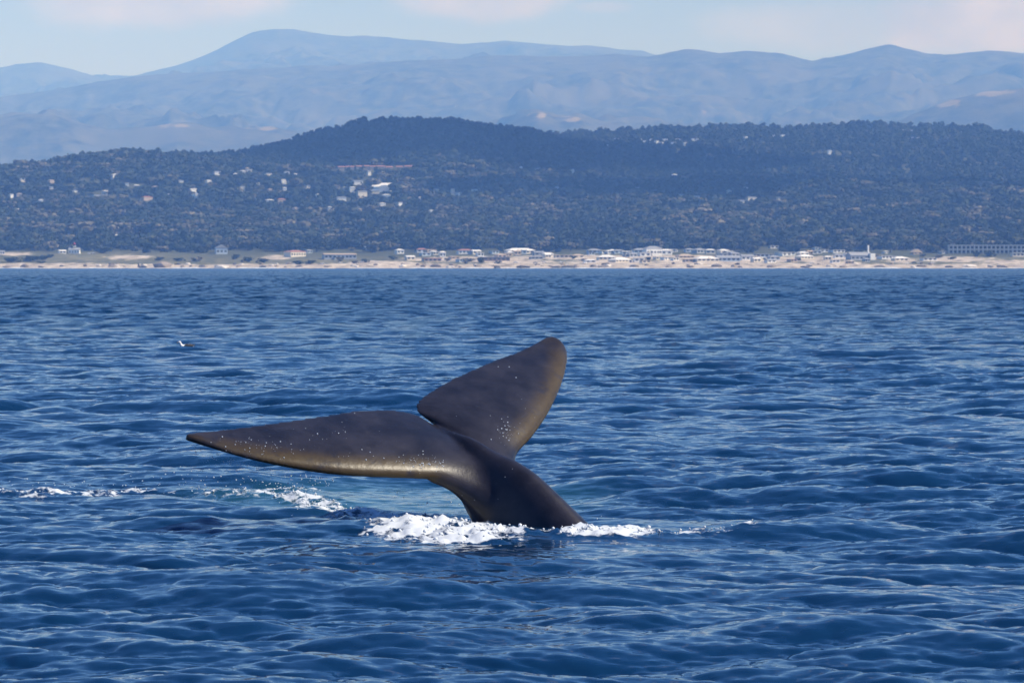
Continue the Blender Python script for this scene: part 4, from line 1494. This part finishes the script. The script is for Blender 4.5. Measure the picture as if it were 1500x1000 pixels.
ng.links.new(gi.outputs[0], ip.inputs['Points'])
ng.links.new(ci.outputs[0], ip.inputs['Instance'])
ng.links.new(named('INT', 'variant'), ip.inputs['Instance Index'])
ng.links.new(named('FLOAT_VECTOR', 'turn'), ip.inputs['Rotation'])
ng.links.new(named('FLOAT_VECTOR', 'size'), ip.inputs['Scale'])
ng.links.new(ip.outputs[0], go.inputs[0])
mdw = wood.modifiers.new('wood', 'NODES')
mdw.node_group = ng


# ------------------------------------------------------------------ cumulus high over the coast; its shade lies on the hills
m_cloud = flat_mat('cloud', (0.9, 0.9, 0.9), 1.0, 0.02, 0.002)


def cloud(target, half, seed):
    """a flat heap of cloud standing up-sun of the given point on the ground"""
    k = (2350 - target[2]) / SUN_DIR.z
    c = Vector(target) + SUN_DIR * k
    rg = np.random.default_rng(seed)
    bmv = bmesh.new()
    bmesh.ops.create_icosphere(bmv, subdivisions=5, radius=1.0)
    V0 = np.array([v.co[:] for v in bmv.verts])
    o0 = rg.uniform(0, 90)
    d_ = 1 + 0.45 * fbm(V0[:, 0] * 1.6 + o0, V0[:, 1] * 1.6 + V0[:, 2], 5)
    for v, k_ in zip(bmv.verts, d_):
        v.co = v.co * float(k_)
        if v.co.z < 0:
            v.co.z *= 0.35
        v.co.x *= half[0]
        v.co.y *= half[1]
        v.co.z *= half[2]
    me_ = bpy.data.meshes.new('cloud')
    bmv.to_mesh(me_)
    bmv.free()
    me_.polygons.foreach_set('use_smooth', np.ones(len(me_.polygons), bool))
    o = link('cloud', me_, m_cloud, kind='structure')
    o.location = c
    return o


cloud((-80, 6050, 190), (430, 420, 60), 1)
cloud((560, 5560, 120), (420, 130, 45), 2)
cloud((150, 5420, 100), (260, 120, 45), 3)

# ------------------------------------------------------------------ haze: the sea air between the camera and the mountains
bmz = bmesh.new()
bmesh.ops.create_cube(bmz, size=1.0)
hx, hy0, hy1, hz0, hz1 = 9500.0, -300.0, 34000.0, -4.0, 2150.0
for v in bmz.verts:
    v.co = Vector((v.co.x * 2 * hx, (hy0 + hy1) / 2 + v.co.y * (hy1 - hy0), (hz0 + hz1) / 2 + v.co.z * (hz1 - hz0)))
me = bpy.data.meshes.new('haze')
bmz.to_mesh(me)
bmz.free()
m_haze = bpy.data.materials.new('haze')
m_haze.use_nodes = True
m_haze.node_tree.nodes.clear()
t = NT(m_haze.node_tree)
pv = t.n('ShaderNodeVolumePrincipled', {'Color': HAZE_COLOR, 'Density': HAZE_DENSITY, 'Anisotropy': -0.25, 'Absorption Color': (1, 1, 1)})
out = t.n('ShaderNodeOutputMaterial')
m_haze.node_tree.links.new(pv.outputs[0], out.inputs['Volume'])
link('haze', me, m_haze, kind='stuff', label='pale blue sea haze between the water and the mountains', category='haze')
